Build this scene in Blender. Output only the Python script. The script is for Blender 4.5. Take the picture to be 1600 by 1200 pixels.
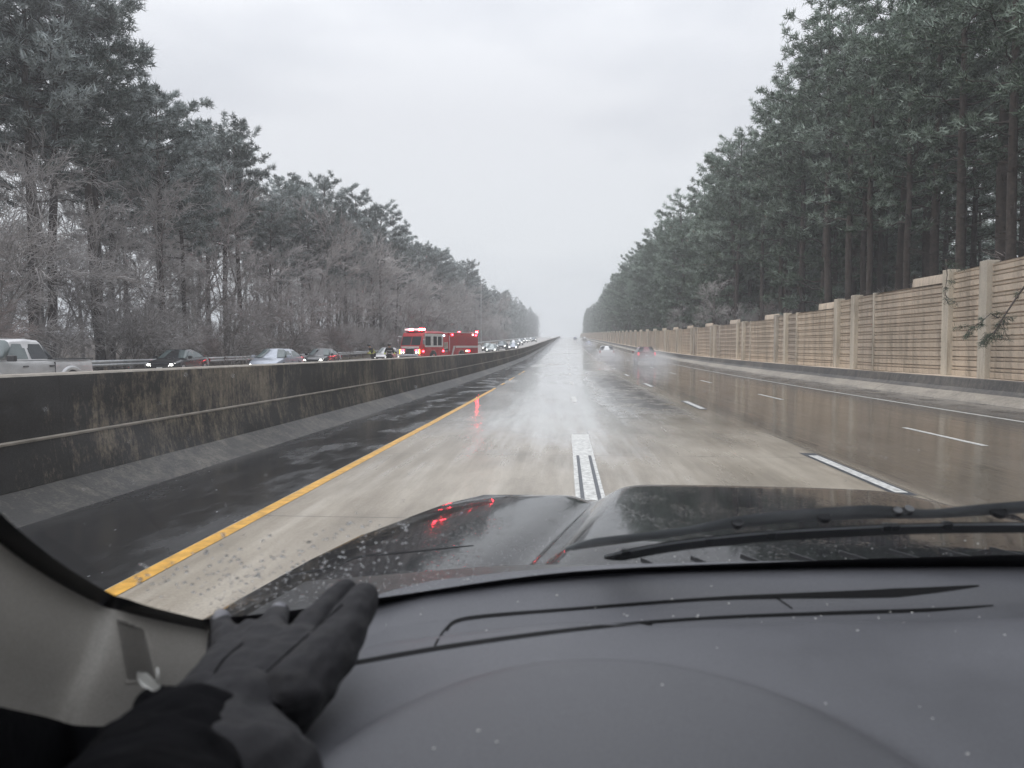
import bpy, math, random
import numpy as np
from mathutils import Vector, Matrix, Euler
from mathutils.bvhtree import BVHTree

for _o in list(bpy.data.objects):
    bpy.data.objects.remove(_o)
SC = bpy.context.scene
COL = SC.collection
R = math.radians
PI = math.pi

# ---------------------------------------------------------------- camera
CZ = 1.65
FPX = 1150.0
cd = bpy.data.cameras.new('camera')
cam = bpy.data.objects.new('camera', cd)
COL.objects.link(cam)
SC.camera = cam
cd.sensor_width = 36.0
cd.lens = FPX / 1600.0 * 36.0
cd.clip_start = 0.02
cd.clip_end = 6000
YAW = math.atan(84 / FPX)
PITCH = -math.atan(48 / FPX)
cam.location = (0, 0, CZ)
cam.rotation_euler = Euler((PI / 2 + PITCH, 0, YAW), 'XYZ')
cd.dof.use_dof = True
cd.dof.focus_distance = 45.0
cd.dof.aperture_fstop = 9.0
_M = cam.rotation_euler.to_matrix()


def P(px, py, y):
    """point on the sight line of a pixel of the photograph, y metres ahead"""
    d = _M @ Vector(((px - 800) / FPX, -(py - 600) / FPX, -1.0))
    return Vector((0, 0, CZ)) + d * (y / d.y)


def ray(px, py):
    return (_M @ Vector(((px - 800) / FPX, -(py - 600) / FPX, -1.0))).normalized()


# ---------------------------------------------------------------- world
W = bpy.data.worlds.new('World')
SC.world = W
W.use_nodes = True
nt = W.node_tree
nt.nodes.clear()
out = nt.nodes.new('ShaderNodeOutputWorld')
bg = nt.nodes.new('ShaderNodeBackground')
sky = nt.nodes.new('ShaderNodeTexSky')
sky.sky_type = 'NISHITA'
sky.sun_disc = False
sky.sun_elevation = R(48)
sky.sun_rotation = R(238)
sky.air_density = 1.0
sky.dust_density = 4.0
bw = nt.nodes.new('ShaderNodeRGBToBW')
tc = nt.nodes.new('ShaderNodeTexCoord')
sep = nt.nodes.new('ShaderNodeSeparateXYZ')
nt.links.new(tc.outputs['Generated'], sep.inputs[0])
# cloud deck: overcast gradient (brighter towards the zenith) broken by soft cloud noise
mp = nt.nodes.new('ShaderNodeMapping')
mp.inputs['Scale'].default_value = (1.0, 1.0, 2.6)
nt.links.new(tc.outputs['Generated'], mp.inputs[0])
nz = nt.nodes.new('ShaderNodeTexNoise')
nz.inputs['Scale'].default_value = 1.7
nz.inputs['Detail'].default_value = 5
nz.inputs['Roughness'].default_value = 0.5
nt.links.new(mp.outputs[0], nz.inputs['Vector'])
rr = nt.nodes.new('ShaderNodeValToRGB')
rr.color_ramp.elements[0].position = 0.40
rr.color_ramp.elements[0].color = (0.84, 0.855, 0.89, 1)
rr.color_ramp.elements[1].position = 0.60
rr.color_ramp.elements[1].color = (1.06, 1.06, 1.07, 1)
nt.links.new(nz.outputs['Fac'], rr.inputs[0])
gr = nt.nodes.new('ShaderNodeValToRGB')
gr.color_ramp.elements[0].position = 0.0
gr.color_ramp.elements[0].color = (0.66, 0.69, 0.71, 1)
gr.color_ramp.elements[1].position = 1.0
gr.color_ramp.elements[1].color = (1.95, 1.98, 2.08, 1)
for pos, c in ((0.10, (0.66, 0.68, 0.70)), (0.30, (0.68, 0.688, 0.72)), (0.5, (0.88, 0.89, 0.93))):
    e = gr.color_ramp.elements.new(pos)
    e.color = (*c, 1)
nt.links.new(sep.outputs['Z'], gr.inputs[0])
mul = nt.nodes.new('ShaderNodeMix')
mul.data_type = 'RGBA'
mul.blend_type = 'MULTIPLY'
mul.inputs[0].default_value = 1.0
nt.links.new(gr.outputs[0], mul.inputs[6])
nt.links.new(rr.outputs[0], mul.inputs[7])
# a little of the daylight sky behind the cloud
sc_ = nt.nodes.new('ShaderNodeVectorMath')
sc_.operation = 'SCALE'
sc_.inputs['Scale'].default_value = 0.08
nt.links.new(sky.outputs[0], sc_.inputs[0])
mx = nt.nodes.new('ShaderNodeMix')
mx.data_type = 'RGBA'
mx.inputs[0].default_value = 0.96
nt.links.new(sc_.outputs[0], mx.inputs[6])
nt.links.new(mul.outputs[2], mx.inputs[7])
nt.links.new(mx.outputs[2], bg.inputs[0])
bg.inputs[1].default_value = 1.24
nt.links.new(bg.outputs[0], out.inputs[0])
W.cycles.sampling_method = 'MANUAL'
W.cycles.sample_map_resolution = 512

sd = bpy.data.lights.new('sun', 'SUN')
sd.energy = 1.3
sd.angle = R(35)
sd.color = (1.0, 0.96, 0.92)
sun = bpy.data.objects.new('sun', sd)
COL.objects.link(sun)
sun.rotation_euler = (R(42), 0, R(-58))

SC.view_settings.view_transform = 'Standard'
SC.view_settings.look = 'None'
SC.view_settings.exposure = 0.0
SC.view_settings.gamma = 1.0
cy = SC.cycles
cy.use_denoising = True
cy.max_bounces = 8
cy.diffuse_bounces = 2
cy.glossy_bounces = 3
cy.transmission_bounces = 4
cy.transparent_max_bounces = 10
cy.volume_bounces = 1
cy.sample_clamp_indirect = 4.0
cy.use_adaptive_sampling = True
cy.adaptive_threshold = 0.02


# ---------------------------------------------------------------- road profile
def G(y):
    if y <= 0:
        return 0.0
    if y < 130:
        return 1e-4 * y * y
    if y < 700:
        return 1.69 + 0.026 * (y - 130)
    t = y - 700
    return 16.51 + 0.026 * t - 0.0003 * t * t


YS = [-30, -15, -5] + list(np.arange(0, 60, 3)) + list(np.arange(60, 200, 7)) + list(np.arange(200, 700, 25)) + list(np.arange(700, 1001, 12))


# ---------------------------------------------------------------- tagging and mesh helpers
def tag(o, label=None, cat=None, group=None, kind=None):
    if label: o['label'] = label
    if cat: o['category'] = cat
    if group: o['group'] = group
    if kind: o['kind'] = kind
    return o


def empty(name, loc=(0, 0, 0), rz=0.0, label=None, cat=None, group=None):
    o = bpy.data.objects.new(name, None)
    o.empty_display_size = 0.2
    COL.objects.link(o)
    o.location = loc
    o.rotation_euler = (0, 0, rz)
    return tag(o, label, cat, group)


def mesh(name, V, F, mat=None, parent=None, smooth=False, attr=None, kind=None):
    me = bpy.data.meshes.new(name)
    if isinstance(V, np.ndarray): V = V.tolist()
    if isinstance(F, np.ndarray): F = F.tolist()
    me.from_pydata(V, [], F)
    if mat is not None: me.materials.append(mat)
    if smooth: me.polygons.foreach_set('use_smooth', [True] * len(me.polygons))
    if attr is not None:
        a = me.attributes.new('tint', 'FLOAT', 'FACE')
        a.data.foreach_set('value', np.asarray(attr, dtype=np.float32))
    me.update()
    o = bpy.data.objects.new(name, me)
    COL.objects.link(o)
    if parent is not None: o.parent = parent
    if kind: o['kind'] = kind
    return o


class MB:
    def __init__(s):
        s.V = []; s.F = []; s.A = []

    def add(s, V, F):
        n = len(s.V)
        s.V += [tuple(v) for v in V]
        s.F += [tuple(i + n for i in f) for f in F]
        return s

    def box(s, x0, x1, y0, y1, z0, z1, M=None, ch=0.0):
        if ch > 0:
            V = []
            pr = [(x0 + ch, y0), (x1 - ch, y0), (x1, y0 + ch), (x1, y1 - ch), (x1 - ch, y1), (x0 + ch, y1), (x0, y1 - ch), (x0, y0 + ch)]
            cx, cy_ = (x0 + x1) / 2, (y0 + y1) / 2
            fx = 1 - 2 * ch / max(x1 - x0, 1e-6); fy = 1 - 2 * ch / max(y1 - y0, 1e-6)
            for z, k in ((z0, 1), (z0 + ch, 0), (z1 - ch, 0), (z1, 1)):
                for x, y in pr:
                    V.append((cx + (x - cx) * (fx if k else 1), cy_ + (y - cy_) * (fy if k else 1), z))
            F = [tuple(range(7, -1, -1)), tuple(range(24, 32))]
            for l in range(3):
                for i in range(8):
                    j = (i + 1) % 8
                    F.append((l * 8 + i, l * 8 + j, l * 8 + 8 + j, l * 8 + 8 + i))
        else:
            V = [(x, y, z) for z in (z0, z1) for x, y in ((x0, y0), (x1, y0), (x1, y1), (x0, y1))]
            F = [(3, 2, 1, 0), (4, 5, 6, 7), (0, 1, 5, 4), (1, 2, 6, 5), (2, 3, 7, 6), (3, 0, 4, 7)]
        if M is not None: V = [M @ Vector(v) for v in V]
        return s.add(V, F)

    def tube(s, pts, rad, n=6, cap=True):
        pts = [Vector(p) for p in pts]
        if not hasattr(rad, '__len__'): rad = [rad] * len(pts)
        V = []; F = []
        for i, p in enumerate(pts):
            d = (pts[min(i + 1, len(pts) - 1)] - pts[max(i - 1, 0)])
            d = d.normalized() if d.length > 1e-9 else Vector((0, 0, 1))
            a = Vector((1, 0, 0)) if abs(d.x) < .8 else Vector((0, 1, 0))
            u = d.cross(a).normalized(); v = d.cross(u)
            for k in range(n):
                t = 2 * PI * k / n
                V.append(p + (u * math.cos(t) + v * math.sin(t)) * rad[i])
        for i in range(len(pts) - 1):
            for k in range(n):
                j = (k + 1) % n
                F.append((i * n + k, i * n + j, i * n + n + j, i * n + n + k))
        if cap:
            F.append(tuple(range(n - 1, -1, -1)))
            F.append(tuple(range((len(pts) - 1) * n, len(pts) * n)))
        return s.add(V, F)

    def disc(s, c, ax, r, t, n=20, r2=None):
        c = Vector(c); ax = Vector(ax).normalized()
        return s.tube([c - ax * t / 2, c + ax * t / 2], [r, r if r2 is None else r2], n)

    def ball(s, c, r, n=8, sc=(1, 1, 1)):
        V = []; F = []
        for i in range(n + 1):
            a = PI * i / n
            for k in range(n * 2):
                b = PI * k / n
                V.append((c[0] + r * sc[0] * math.sin(a) * math.cos(b), c[1] + r * sc[1] * math.sin(a) * math.sin(b), c[2] + r * sc[2] * math.cos(a)))
        m = n * 2
        for i in range(n):
            for k in range(m):
                j = (k + 1) % m
                F.append((i * m + k, i * m + m + k, i * m + m + j, i * m + j))
        return s.add(V, F)

    def grid(s, rows):
        n = len(rows[0]); V = [p for r in rows for p in r]
        F = [(i * n + k, i * n + k + 1, i * n + n + k + 1, i * n + n + k) for i in range(len(rows) - 1) for k in range(n - 1)]
        return s.add(V, F)

    def build(s, name, mat, parent=None, smooth=False, kind=None):
        return mesh(name, s.V, s.F, mat, parent, smooth, kind=kind)


def autosmooth(o, ang=35):
    me = o.data
    me.polygons.foreach_set('use_smooth', [True] * len(me.polygons))
    try:
        me.set_sharp_from_angle(angle=R(ang))
    except Exception:
        pass
    return o


def copy_tree(o, parent=None):
    c = o.copy()
    COL.objects.link(c)
    c.parent = parent
    for ch in KIDS.get(o.name, list(o.children)):
        copy_tree(ch, c)
    return c


KIDS = {}


# ---------------------------------------------------------------- materials
MATS = {}


def node_mat(name):
    m = bpy.data.materials.new(name)
    m.use_nodes = True
    MATS[name] = m
    n = m.node_tree
    b = n.nodes['Principled BSDF']
    return m, n, b


def nd(n, t, **kw):
    x = n.nodes.new(t)
    for k, v in kw.items():
        if hasattr(x, k) and k not in ('Scale',): setattr(x, k, v)
        else: x.inputs[k].default_value = v
    return x


def noise(n, scale, detail=4, rough=.55, vec=(1, 1, 1), coord='Object'):
    t = n.nodes.new('ShaderNodeTexCoord')
    mpp = n.nodes.new('ShaderNodeMapping')
    mpp.inputs['Scale'].default_value = vec
    n.links.new(t.outputs[coord], mpp.inputs[0])
    z = n.nodes.new('ShaderNodeTexNoise')
    z.inputs['Scale'].default_value = scale
    z.inputs['Detail'].default_value = detail
    z.inputs['Roughness'].default_value = rough
    n.links.new(mpp.outputs[0], z.inputs['Vector'])
    return z.outputs['Fac']


def ramp(n, src, stops):
    r = n.nodes.new('ShaderNodeValToRGB')
    el = r.color_ramp.elements
    while len(el) < len(stops): el.new(0.5)
    for e, (p, c) in zip(el, stops):
        e.position = p
        e.color = (c, c, c, 1) if not hasattr(c, '__len__') else (*c, 1)
    n.links.new(src, r.inputs[0])
    return r.outputs[0]


def mixc(n, fac, a, b, mode='MIX'):
    m = n.nodes.new('ShaderNodeMix')
    m.data_type = 'RGBA'; m.blend_type = mode
    for s, v in ((0, fac), (6, a), (7, b)):
        if hasattr(v, 'is_linked'): n.links.new(v, m.inputs[s])
        elif s and hasattr(v, '__len__'): m.inputs[s].default_value = (*v, 1)
        elif s: m.inputs[s].default_value = (v, v, v, 1)
        else: m.inputs[s].default_value = v
    return m.outputs[2]


def math_(n, op, a, b=None, c=None, clamp=False):
    m = n.nodes.new('ShaderNodeMath')
    m.operation = op; m.use_clamp = clamp
    for i, v in enumerate((a, b, c)):
        if v is None: continue
        if hasattr(v, 'is_linked'): n.links.new(v, m.inputs[i])
        else: m.inputs[i].default_value = v
    return m.outputs[0]


def sstep(n, x, lo, hi):
    m = n.nodes.new('ShaderNodeMapRange')
    m.interpolation_type = 'SMOOTHSTEP'
    n.links.new(x, m.inputs[0])
    m.inputs[1].default_value = lo; m.inputs[2].default_value = hi
    return m.outputs[0]


def bump(n, b, h, strength=.3, dist=.01):
    x = n.nodes.new('ShaderNodeBump')
    x.inputs['Strength'].default_value = strength
    x.inputs['Distance'].default_value = dist
    n.links.new(h, x.inputs['Height'])
    n.links.new(x.outputs[0], b.inputs['Normal'])
    return x


def simple(name, col, rough=.5, metal=0., vary=.12, vs=6., coat=0., bumps=0., bs=40., spec=.5):
    m, n, b = node_mat(name)
    f = noise(n, vs, 4)
    c = ramp(n, f, [(.3, tuple(x * (1 - vary) for x in col)), (.7, tuple(min(1, x * (1 + vary)) for x in col))])
    n.links.new(c, b.inputs['Base Color'])
    b.inputs['Roughness'].default_value = rough
    b.inputs['Metallic'].default_value = metal
    b.inputs['Coat Weight'].default_value = coat
    b.inputs['Coat Roughness'].default_value = .05
    b.inputs['Specular IOR Level'].default_value = spec
    if bumps > 0: bump(n, b, noise(n, bs, 3), bumps, .004)
    return m


def emit(name, col, strength):
    m, n, b = node_mat(name)
    b.inputs['Base Color'].default_value = (*[min(1, c) for c in col], 1)
    b.inputs['Emission Color'].default_value = (*col, 1)
    b.inputs['Emission Strength'].default_value = strength
    return m


def concrete(name, col, dark, rough=.6, streak=True, amount=(.35, .62)):
    """weathered concrete: dark run-off staining with worn light patches"""
    m, n, b = node_mat(name)
    a = noise(n, .9, 8, .72, (1, .35, .55))
    s = noise(n, 5.0, 5, .7, (1, 1, .22))
    g = noise(n, 38, 3, .6)
    sp = noise(n, 24, 5, .75, (1, .8, .45))
    f = math_(n, 'ADD', math_(n, 'ADD', math_(n, 'MULTIPLY', a, .46), math_(n, 'MULTIPLY', s, .28)), math_(n, 'MULTIPLY', sp, .26))
    k = ramp(n, f, [(amount[0], 0.), (amount[1], 1.)])
    k2 = ramp(n, g, [(.35, .72), (.7, 1.15)])
    c = mixc(n, k, dark, col)
    c = mixc(n, 1., c, k2, 'MULTIPLY')
    t = n.nodes.new('ShaderNodeTexCoord'); sx_ = n.nodes.new('ShaderNodeSeparateXYZ'); n.links.new(t.outputs['Object'], sx_.inputs[0])
    q = math_(n, 'MODULO', math_(n, 'ADD', math_(n, 'ADD', sx_.outputs[1], 300.), math_(n, 'MULTIPLY', noise(n, 3., 3, .6), .10)), 6.1)
    jn = math_(n, 'LESS_THAN', math_(n, 'ABSOLUTE', math_(n, 'SUBTRACT', q, 3.)), .014)
    c = mixc(n, math_(n, 'MULTIPLY', jn, .85), c, (.012, .011, .01))
    n.links.new(c, b.inputs['Base Color'])
    b.inputs['Roughness'].default_value = rough
    bump(n, b, g, .5, .006)
    return m


# wet carriageway
def road_mat(name, ours=True):
    m, n, b = node_mat(name)
    t = n.nodes.new('ShaderNodeTexCoord')
    sp = n.nodes.new('ShaderNodeSeparateXYZ')
    n.links.new(t.outputs['Object'], sp.inputs[0])
    X, Y = sp.outputs[0], sp.outputs[1]
    fine = noise(n, 55, 4, .7)
    mid = noise(n, 1.1, 5, .6, (1, .35, 1))
    streak = noise(n, 2.6, 5, .65, (1, .07, 1))
    big = noise(n, .23, 4, .55, (1, .5, 1))
    dry = ramp(n, math_(n, 'ADD', math_(n, 'MULTIPLY', mid, .5), math_(n, 'MULTIPLY', streak, .5)),
               [(.38, (.185, .158, .122)), (.5, (.285, .248, .198)), (.62, (.395, .352, .29))])
    c = mixc(n, 1., dry, ramp(n, fine, [(.3, .70), (.7, 1.2)]), 'MULTIPLY')
    # transverse joints every 4.6 m, longitudinal joints at the lane edges
    def line(coord, period, off, w):
        q = math_(n, 'MODULO', math_(n, 'ADD', coord, off), period)
        q = math_(n, 'ABSOLUTE', math_(n, 'SUBTRACT', q, period / 2))
        return math_(n, 'LESS_THAN', q, w)
    j = line(Y, 4.6, 1000.0 * 4.6 - 7.2 + 2.3, .011)
    wob = math_(n, 'MULTIPLY', noise(n, .7, 2), .05)
    lx = math_(n, 'ADD', X, wob)
    j = math_(n, 'MAXIMUM', j, line(lx, 3.66, 100 * 3.66 - 4.13 + 1.83, .014))
    c = mixc(n, math_(n, 'MULTIPLY', j, .75), c, (.03, .027, .025))
    n.links.new(c, b.inputs['Base Color'])
    if ours:
        # standing water: thin and broken near lane 1-2, a mirror over the right-hand lanes
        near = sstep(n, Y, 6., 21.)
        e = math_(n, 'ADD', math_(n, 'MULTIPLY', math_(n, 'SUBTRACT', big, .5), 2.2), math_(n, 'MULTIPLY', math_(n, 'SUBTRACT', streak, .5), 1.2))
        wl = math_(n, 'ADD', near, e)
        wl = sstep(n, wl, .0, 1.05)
        # right hand lanes
        rt = sstep(n, math_(n, 'ADD', X, math_(n, 'MULTIPLY', math_(n, 'SUBTRACT', mid, .5), .5)), 3.95, 4.4)
        wet = math_(n, 'MAXIMUM', wl, math_(n, 'MULTIPLY', rt, .97))
        # darker, rougher patch in lane 2
        px = math_(n, 'MULTIPLY', sstep(n, math_(n, 'ADD', X, math_(n, 'MULTIPLY', math_(n, 'SUBTRACT', big, .5), 2.0)), .75, 1.7),
                   math_(n, 'SUBTRACT', 1., sstep(n, X, 3.0, 3.8)))
        py_ = math_(n, 'MULTIPLY', sstep(n, math_(n, 'ADD', Y, math_(n, 'MULTIPLY', streak, 10.)), 21, 27), math_(n, 'SUBTRACT', 1., sstep(n, Y, 42, 62)))
        pm = math_(n, 'MULTIPLY', math_(n, 'MULTIPLY', px, py_), sstep(n, noise(n, 2.2, 5, .7, (.6, .5, 1)), .34, .52))
        c2 = mixc(n, math_(n, 'MULTIPLY', pm, .9), c, (.035, .033, .032))
        n.links.new(c2, b.inputs['Base Color'])
        c3 = mixc(n, math_(n, 'MULTIPLY', rt, .78), c2, (.040, .036, .031))
        n.links.new(c3, b.inputs['Base Color'])
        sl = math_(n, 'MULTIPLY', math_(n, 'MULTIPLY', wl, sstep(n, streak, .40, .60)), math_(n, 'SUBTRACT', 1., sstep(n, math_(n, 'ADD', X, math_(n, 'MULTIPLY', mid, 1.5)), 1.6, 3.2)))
        c3 = mixc(n, math_(n, 'MULTIPLY', sl, .38), c3, (.52, .53, .53))  # slush streaks, paled further to paint the wet glare into the colour
        c3 = mixc(n, math_(n, 'MULTIPLY', math_(n, 'MULTIPLY', sstep(n, math_(n, 'ADD', Y, math_(n, 'MULTIPLY', big, 8.)), 15., 24.), math_(n, 'SUBTRACT', 1., sstep(n, X, 1.0, 3.2))), .45), c3, (.45, .455, .45))  # sky glare on the wet left lanes painted as an even lightening
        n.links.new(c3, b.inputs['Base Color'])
        rgh = math_(n, 'ADD', math_(n, 'MULTIPLY', math_(n, 'SUBTRACT', 1., wet), .27), .08)
        rgh = math_(n, 'ADD', rgh, math_(n, 'MULTIPLY', rt, math_(n, 'MULTIPLY', math_(n, 'SUBTRACT', streak, .46), .22)))
        rgh = math_(n, 'ADD', rgh, math_(n, 'MULTIPLY', pm, .35))
        n.links.new(rgh, b.inputs['Roughness'])
        spc = math_(n, 'SUBTRACT', math_(n, 'SUBTRACT', .5, math_(n, 'MULTIPLY', pm, .42)), math_(n, 'MULTIPLY', rt, .30))
        n.links.new(spc, b.inputs['Specular IOR Level'])
        # texture: tined grain where thin, small wind ripples where deep
        rip = noise(n, 9, 3, .6, (1, .45, 1))
        tine = noise(n, 30, 3, .6, (.12, 1, 1))
        h = math_(n, 'ADD', math_(n, 'MULTIPLY', math_(n, 'SUBTRACT', 1., wet), math_(n, 'ADD', fine, math_(n, 'MULTIPLY', tine, .9))), math_(n, 'MULTIPLY', rip, .55))
        h = math_(n, 'ADD', h, math_(n, 'MULTIPLY', math_(n, 'MULTIPLY', pm, tine), 2.))
        rut = noise(n, 5., 4, .6, (1, .05, 1))
        h = math_(n, 'ADD', h, math_(n, 'MULTIPLY', rut, 2.6))
        bump(n, b, h, .30, .006)
    else:
        b.inputs['Roughness'].default_value = .32
        bump(n, b, fine, .3, .006)
    return m


def asphalt_mat(name, base=(.016, .016, .017), wet=.09):
    m, n, b = node_mat(name)
    fine = noise(n, 70, 4, .75)
    mid = noise(n, 1.3, 5, .6, (1, .4, 1))
    c = ramp(n, fine, [(.3, tuple(x * .6 for x in base)), (.72, tuple(x * 1.9 for x in base))])
    # specks of slush floating on the puddle
    vor = n.nodes.new('ShaderNodeTexVoronoi'); vor.inputs['Scale'].default_value = 9.
    t = n.nodes.new('ShaderNodeTexCoord'); mpp = n.nodes.new('ShaderNodeMapping'); mpp.inputs['Scale'].default_value = (1.3, .6, 1)
    n.links.new(t.outputs['Object'], mpp.inputs[0]); n.links.new(mpp.outputs[0], vor.inputs['Vector'])
    sp = math_(n, 'LESS_THAN', math_(n, 'ADD', vor.outputs['Distance'], math_(n, 'MULTIPLY', noise(n, 30, 2), .25)), .20)
    sp = math_(n, 'MULTIPLY', sp, sstep(n, noise(n, .8, 5, .65, (1, .5, 1)), .48, .60))
    c = mixc(n, math_(n, 'MULTIPLY', sp, .8), c, (.42, .43, .45))
    n.links.new(c, b.inputs['Base Color'])
    rg = ramp(n, mid, [(.50, wet), (.66, wet + .30)])
    n.links.new(math_(n, 'ADD', rg, math_(n, 'MULTIPLY', sp, .4)), b.inputs['Roughness'])
    bump(n, b, math_(n, 'ADD', math_(n, 'MULTIPLY', fine, ramp(n, mid, [(.42, .25), (.62, 1.)])), math_(n, 'MULTIPLY', noise(n, 6, 3, .6, (1, .5, 1)), .5)), .3, .006)
    return m


def foliage_mat(name, dark, mid, frost, fr=.35):
    m, n, b = node_mat(name)
    a = n.nodes.new('ShaderNodeAttribute'); a.attribute_name = 'tint'
    oi = n.nodes.new('ShaderNodeObjectInfo')
    v = math_(n, 'ADD', a.outputs['Fac'], math_(n, 'MULTIPLY', math_(n, 'SUBTRACT', oi.outputs['Random'], .5), .22))
    c = ramp(n, v, [(.0, dark), (.45, mid), (1 - fr, tuple((x + y) / 2 for x, y in zip(mid, frost))), (1., frost)])
    n.links.new(c, b.inputs['Base Color'])
    b.inputs['Roughness'].default_value = .55
    return m


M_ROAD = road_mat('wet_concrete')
M_ROAD2 = simple('wet_concrete_far_side', (.30, .27, .245), .3, 0, .2, 1.5, bumps=.3)
M_SHOULDER = asphalt_mat('wet_asphalt')
M_SHOULDER2 = asphalt_mat('wet_asphalt_right', (.05, .046, .042), .12)
M_GROUND = simple('leaf_litter', (.055, .042, .033), .95, 0, .5, 1.2, bumps=.8, bs=9)
M_BANK = simple('dead_grass', (.13, .105, .07), .95, 0, .4, 2.2, bumps=.8, bs=20)
M_BARRIER = concrete('stained_barrier_concrete', (.20, .165, .12), (.020, .019, .018), .6, amount=(.49, .60))
M_BARRIER2 = concrete('right_barrier_concrete', (.17, .15, .125), (.045, .042, .040), .55, amount=(.44, .62))
M_TOE = concrete('dusty_toe_concrete', (.155, .138, .112), (.026, .024, .022), .5, amount=(.47, .62))
M_TOE2 = concrete('pale_lower_face_concrete', (.36, .32, .265), (.19, .17, .145), .5, amount=(.42, .56))
M_COPE = simple('worn_barrier_top', (.24, .215, .18), .6, 0, .3, 4, bumps=.4)
M_WHITE = simple('white_paint', (.50, .50, .48), .42, 0, .38, 14, bumps=.3)
M_YELLOW = simple('yellow_paint', (.52, .28, .04), .42, 0, .32, 9, bumps=.3)
M_GROOVE = simple('dark_contrast_paint', (.045, .05, .06), .4, 0, .2, 8)
M_BARK = simple('pine_bark', (.045, .034, .028), .9, 0, .45, 5, bumps=.8, bs=12)
M_BARK2 = simple('frosted_bark', (.16, .145, .135), .8, 0, .35, 4)
M_NEEDLE_L = foliage_mat('frosted_needles', (.034, .046, .036), (.078, .10, .086), (.48, .53, .53), .36)
M_NEEDLE_R = foliage_mat('green_needles', (.018, .028, .016), (.042, .074, .036), (.40, .48, .42), .29)
M_TWIG = foliage_mat('icy_twigs', (.026, .021, .019), (.12, .106, .099), (.40, .38, .37), .26)
M_TWIG_TAN = foliage_mat('icy_tan_twigs', (.03, .023, .02), (.11, .083, .075), (.34, .285, .27), .22)
M_TAN = None


def tan_wall(name, col, rib=False):
    m, n, b = node_mat(name)
    s = noise(n, 1.4, 5, .6, (1, 1, .25))
    g = noise(n, 22, 4, .6, (1, 1, .6))
    c = ramp(n, s, [(.33, tuple(x * .72 for x in col)), (.6, col)])
    c = mixc(n, 1., c, ramp(n, g, [(.3, .88), (.7, 1.08)]), 'MULTIPLY')
    n.links.new(c, b.inputs['Base Color'])
    oi = n.nodes.new('ShaderNodeObjectInfo')
    c = mixc(n, 1., c, ramp(n, oi.outputs['Random'], [(0., (.84, .85, .87)), (1., (1.06, 1.05, 1.02))]), 'MULTIPLY')
    st_ = ramp(n, noise(n, 3.2, 6, .7, (1, 1, .10)), [(.48, 0.), (.70, .72)])
    c = mixc(n, st_, c, (.16, .13, .095))
    n.links.new(c, b.inputs['Base Color'])
    b.inputs['Roughness'].default_value = .62
    bump(n, b, g, .15, .004)
    return m


M_PANEL = tan_wall('tan_noise_wall_board', (.63, .525, .42))
M_POST = tan_wall('tan_noise_wall_post', (.53, .47, .385))
M_GALV = simple('galvanised_steel', (.50, .51, .52), .4, .6, .15, 4)
M_WOODPOST = simple('guardrail_post', (.16, .13, .10), .8)

# ---------------------------------------------------------------- terrain and carriageways
def sheet(name, xs, mat, dz=0.0, z_of=None, ys=YS, kind='structure', parent=None):
    rows = []
    for y in ys:
        rows.append([(x, y, G(y) + dz + (z_of(x, y) if z_of else 0)) for x in xs])
    return MB().grid(rows).build(name, mat, parent, smooth=True, kind=kind)


def terr(x, y):
    if x < -26: return min(1.2, .26 + (-26 - x) * .05)
    if x > 14.5: return min(2.5, .75 + (x - 15.5) * .12) if x > 15.5 else (x - 14.5) * .75
    return -.12 if x > -6 else .1


sheet('ground', [-900, -300, -120, -60, -40, -30, -26, -24, -6.05, -5.95, 14.5, 15.5, 18, 25, 40, 80, 150, 400, 900], M_GROUND, 0, terr)
sheet('verge', [-28.5, -27, -25.5, -24.6], M_BANK, .012, lambda x, y: .30 if x < -25 else .23)
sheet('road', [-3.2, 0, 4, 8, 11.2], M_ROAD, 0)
sheet('left_shoulder', [-6.0, -3.2], M_SHOULDER, 0)
sheet('right_shoulder', [11.2, 14.6], M_SHOULDER2, 0)
sheet('far_carriageway', [-24.6, -20, -15, -10, -5.95], M_ROAD2, .25)


def strip(mb, x, w, y0, y1, dz=.004, n=None, jag=0.0, seed=0):
    rnd = random.Random(seed)
    n = n or max(1, int((y1 - y0) / 4))
    rows = []
    for i in range(n + 1):
        y = y0 + (y1 - y0) * i / n
        rows.append([(x - w / 2 + rnd.uniform(-jag, jag), y, G(y) + dz), (x + w / 2 + rnd.uniform(-jag, jag), y, G(y) + dz)])
    return mb.grid(rows)


mb = MB(); strip(mb, -3.11, .145, -10, 31, .004, 60, .006)
_r = random.Random(3); _y = 31.2
while _y < 58:
    _l = _r.uniform(.6, 3.5); strip(mb, -3.11, .11, _y, _y + _l, .004, 2, .015, int(_y)); _y += _l + _r.uniform(.4, 4.) * (1 + _y / 120)
mb.build('yellow_line', M_YELLOW, kind='structure')
mb = MB(); strip(mb, 10.75, .13, -10, 760, .004, 220, .004)
strip(mb, -6.9, .14, 0, 760, .254); strip(mb, -24.2, .14, 0, 760, .254)
mb.build('edge_lines', M_WHITE, kind='structure')
mb = MB(); mg = MB()
y = 11.8
strip(mb, .285, .34, 8.2, 14.8, .004, 8, .004)
strip(mg, .195, .045, 7.0, 11.75, .008, 4); strip(mg, .385, .045, 7.0, 11.75, .008, 4)
for k in range(1, 44):
    strip(mb, .29, .16, 11.8 + 12.2 * k, 14.8 + 12.2 * k, .004, 2, .004)
for k in range(0, 44):
    strip(mg, 3.94, .25, 8.75 + 12.6 * k, 12.3 + 12.6 * k, .004, 2)
    strip(mb, 3.94, .15, 8.9 + 12.6 * k, 12.0 + 12.6 * k, .008, 2, .004)
    strip(mb, 7.38, .13, 13.5 + 12.2 * k, 16.6 + 12.2 * k, .004, 2, .004)
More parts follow.
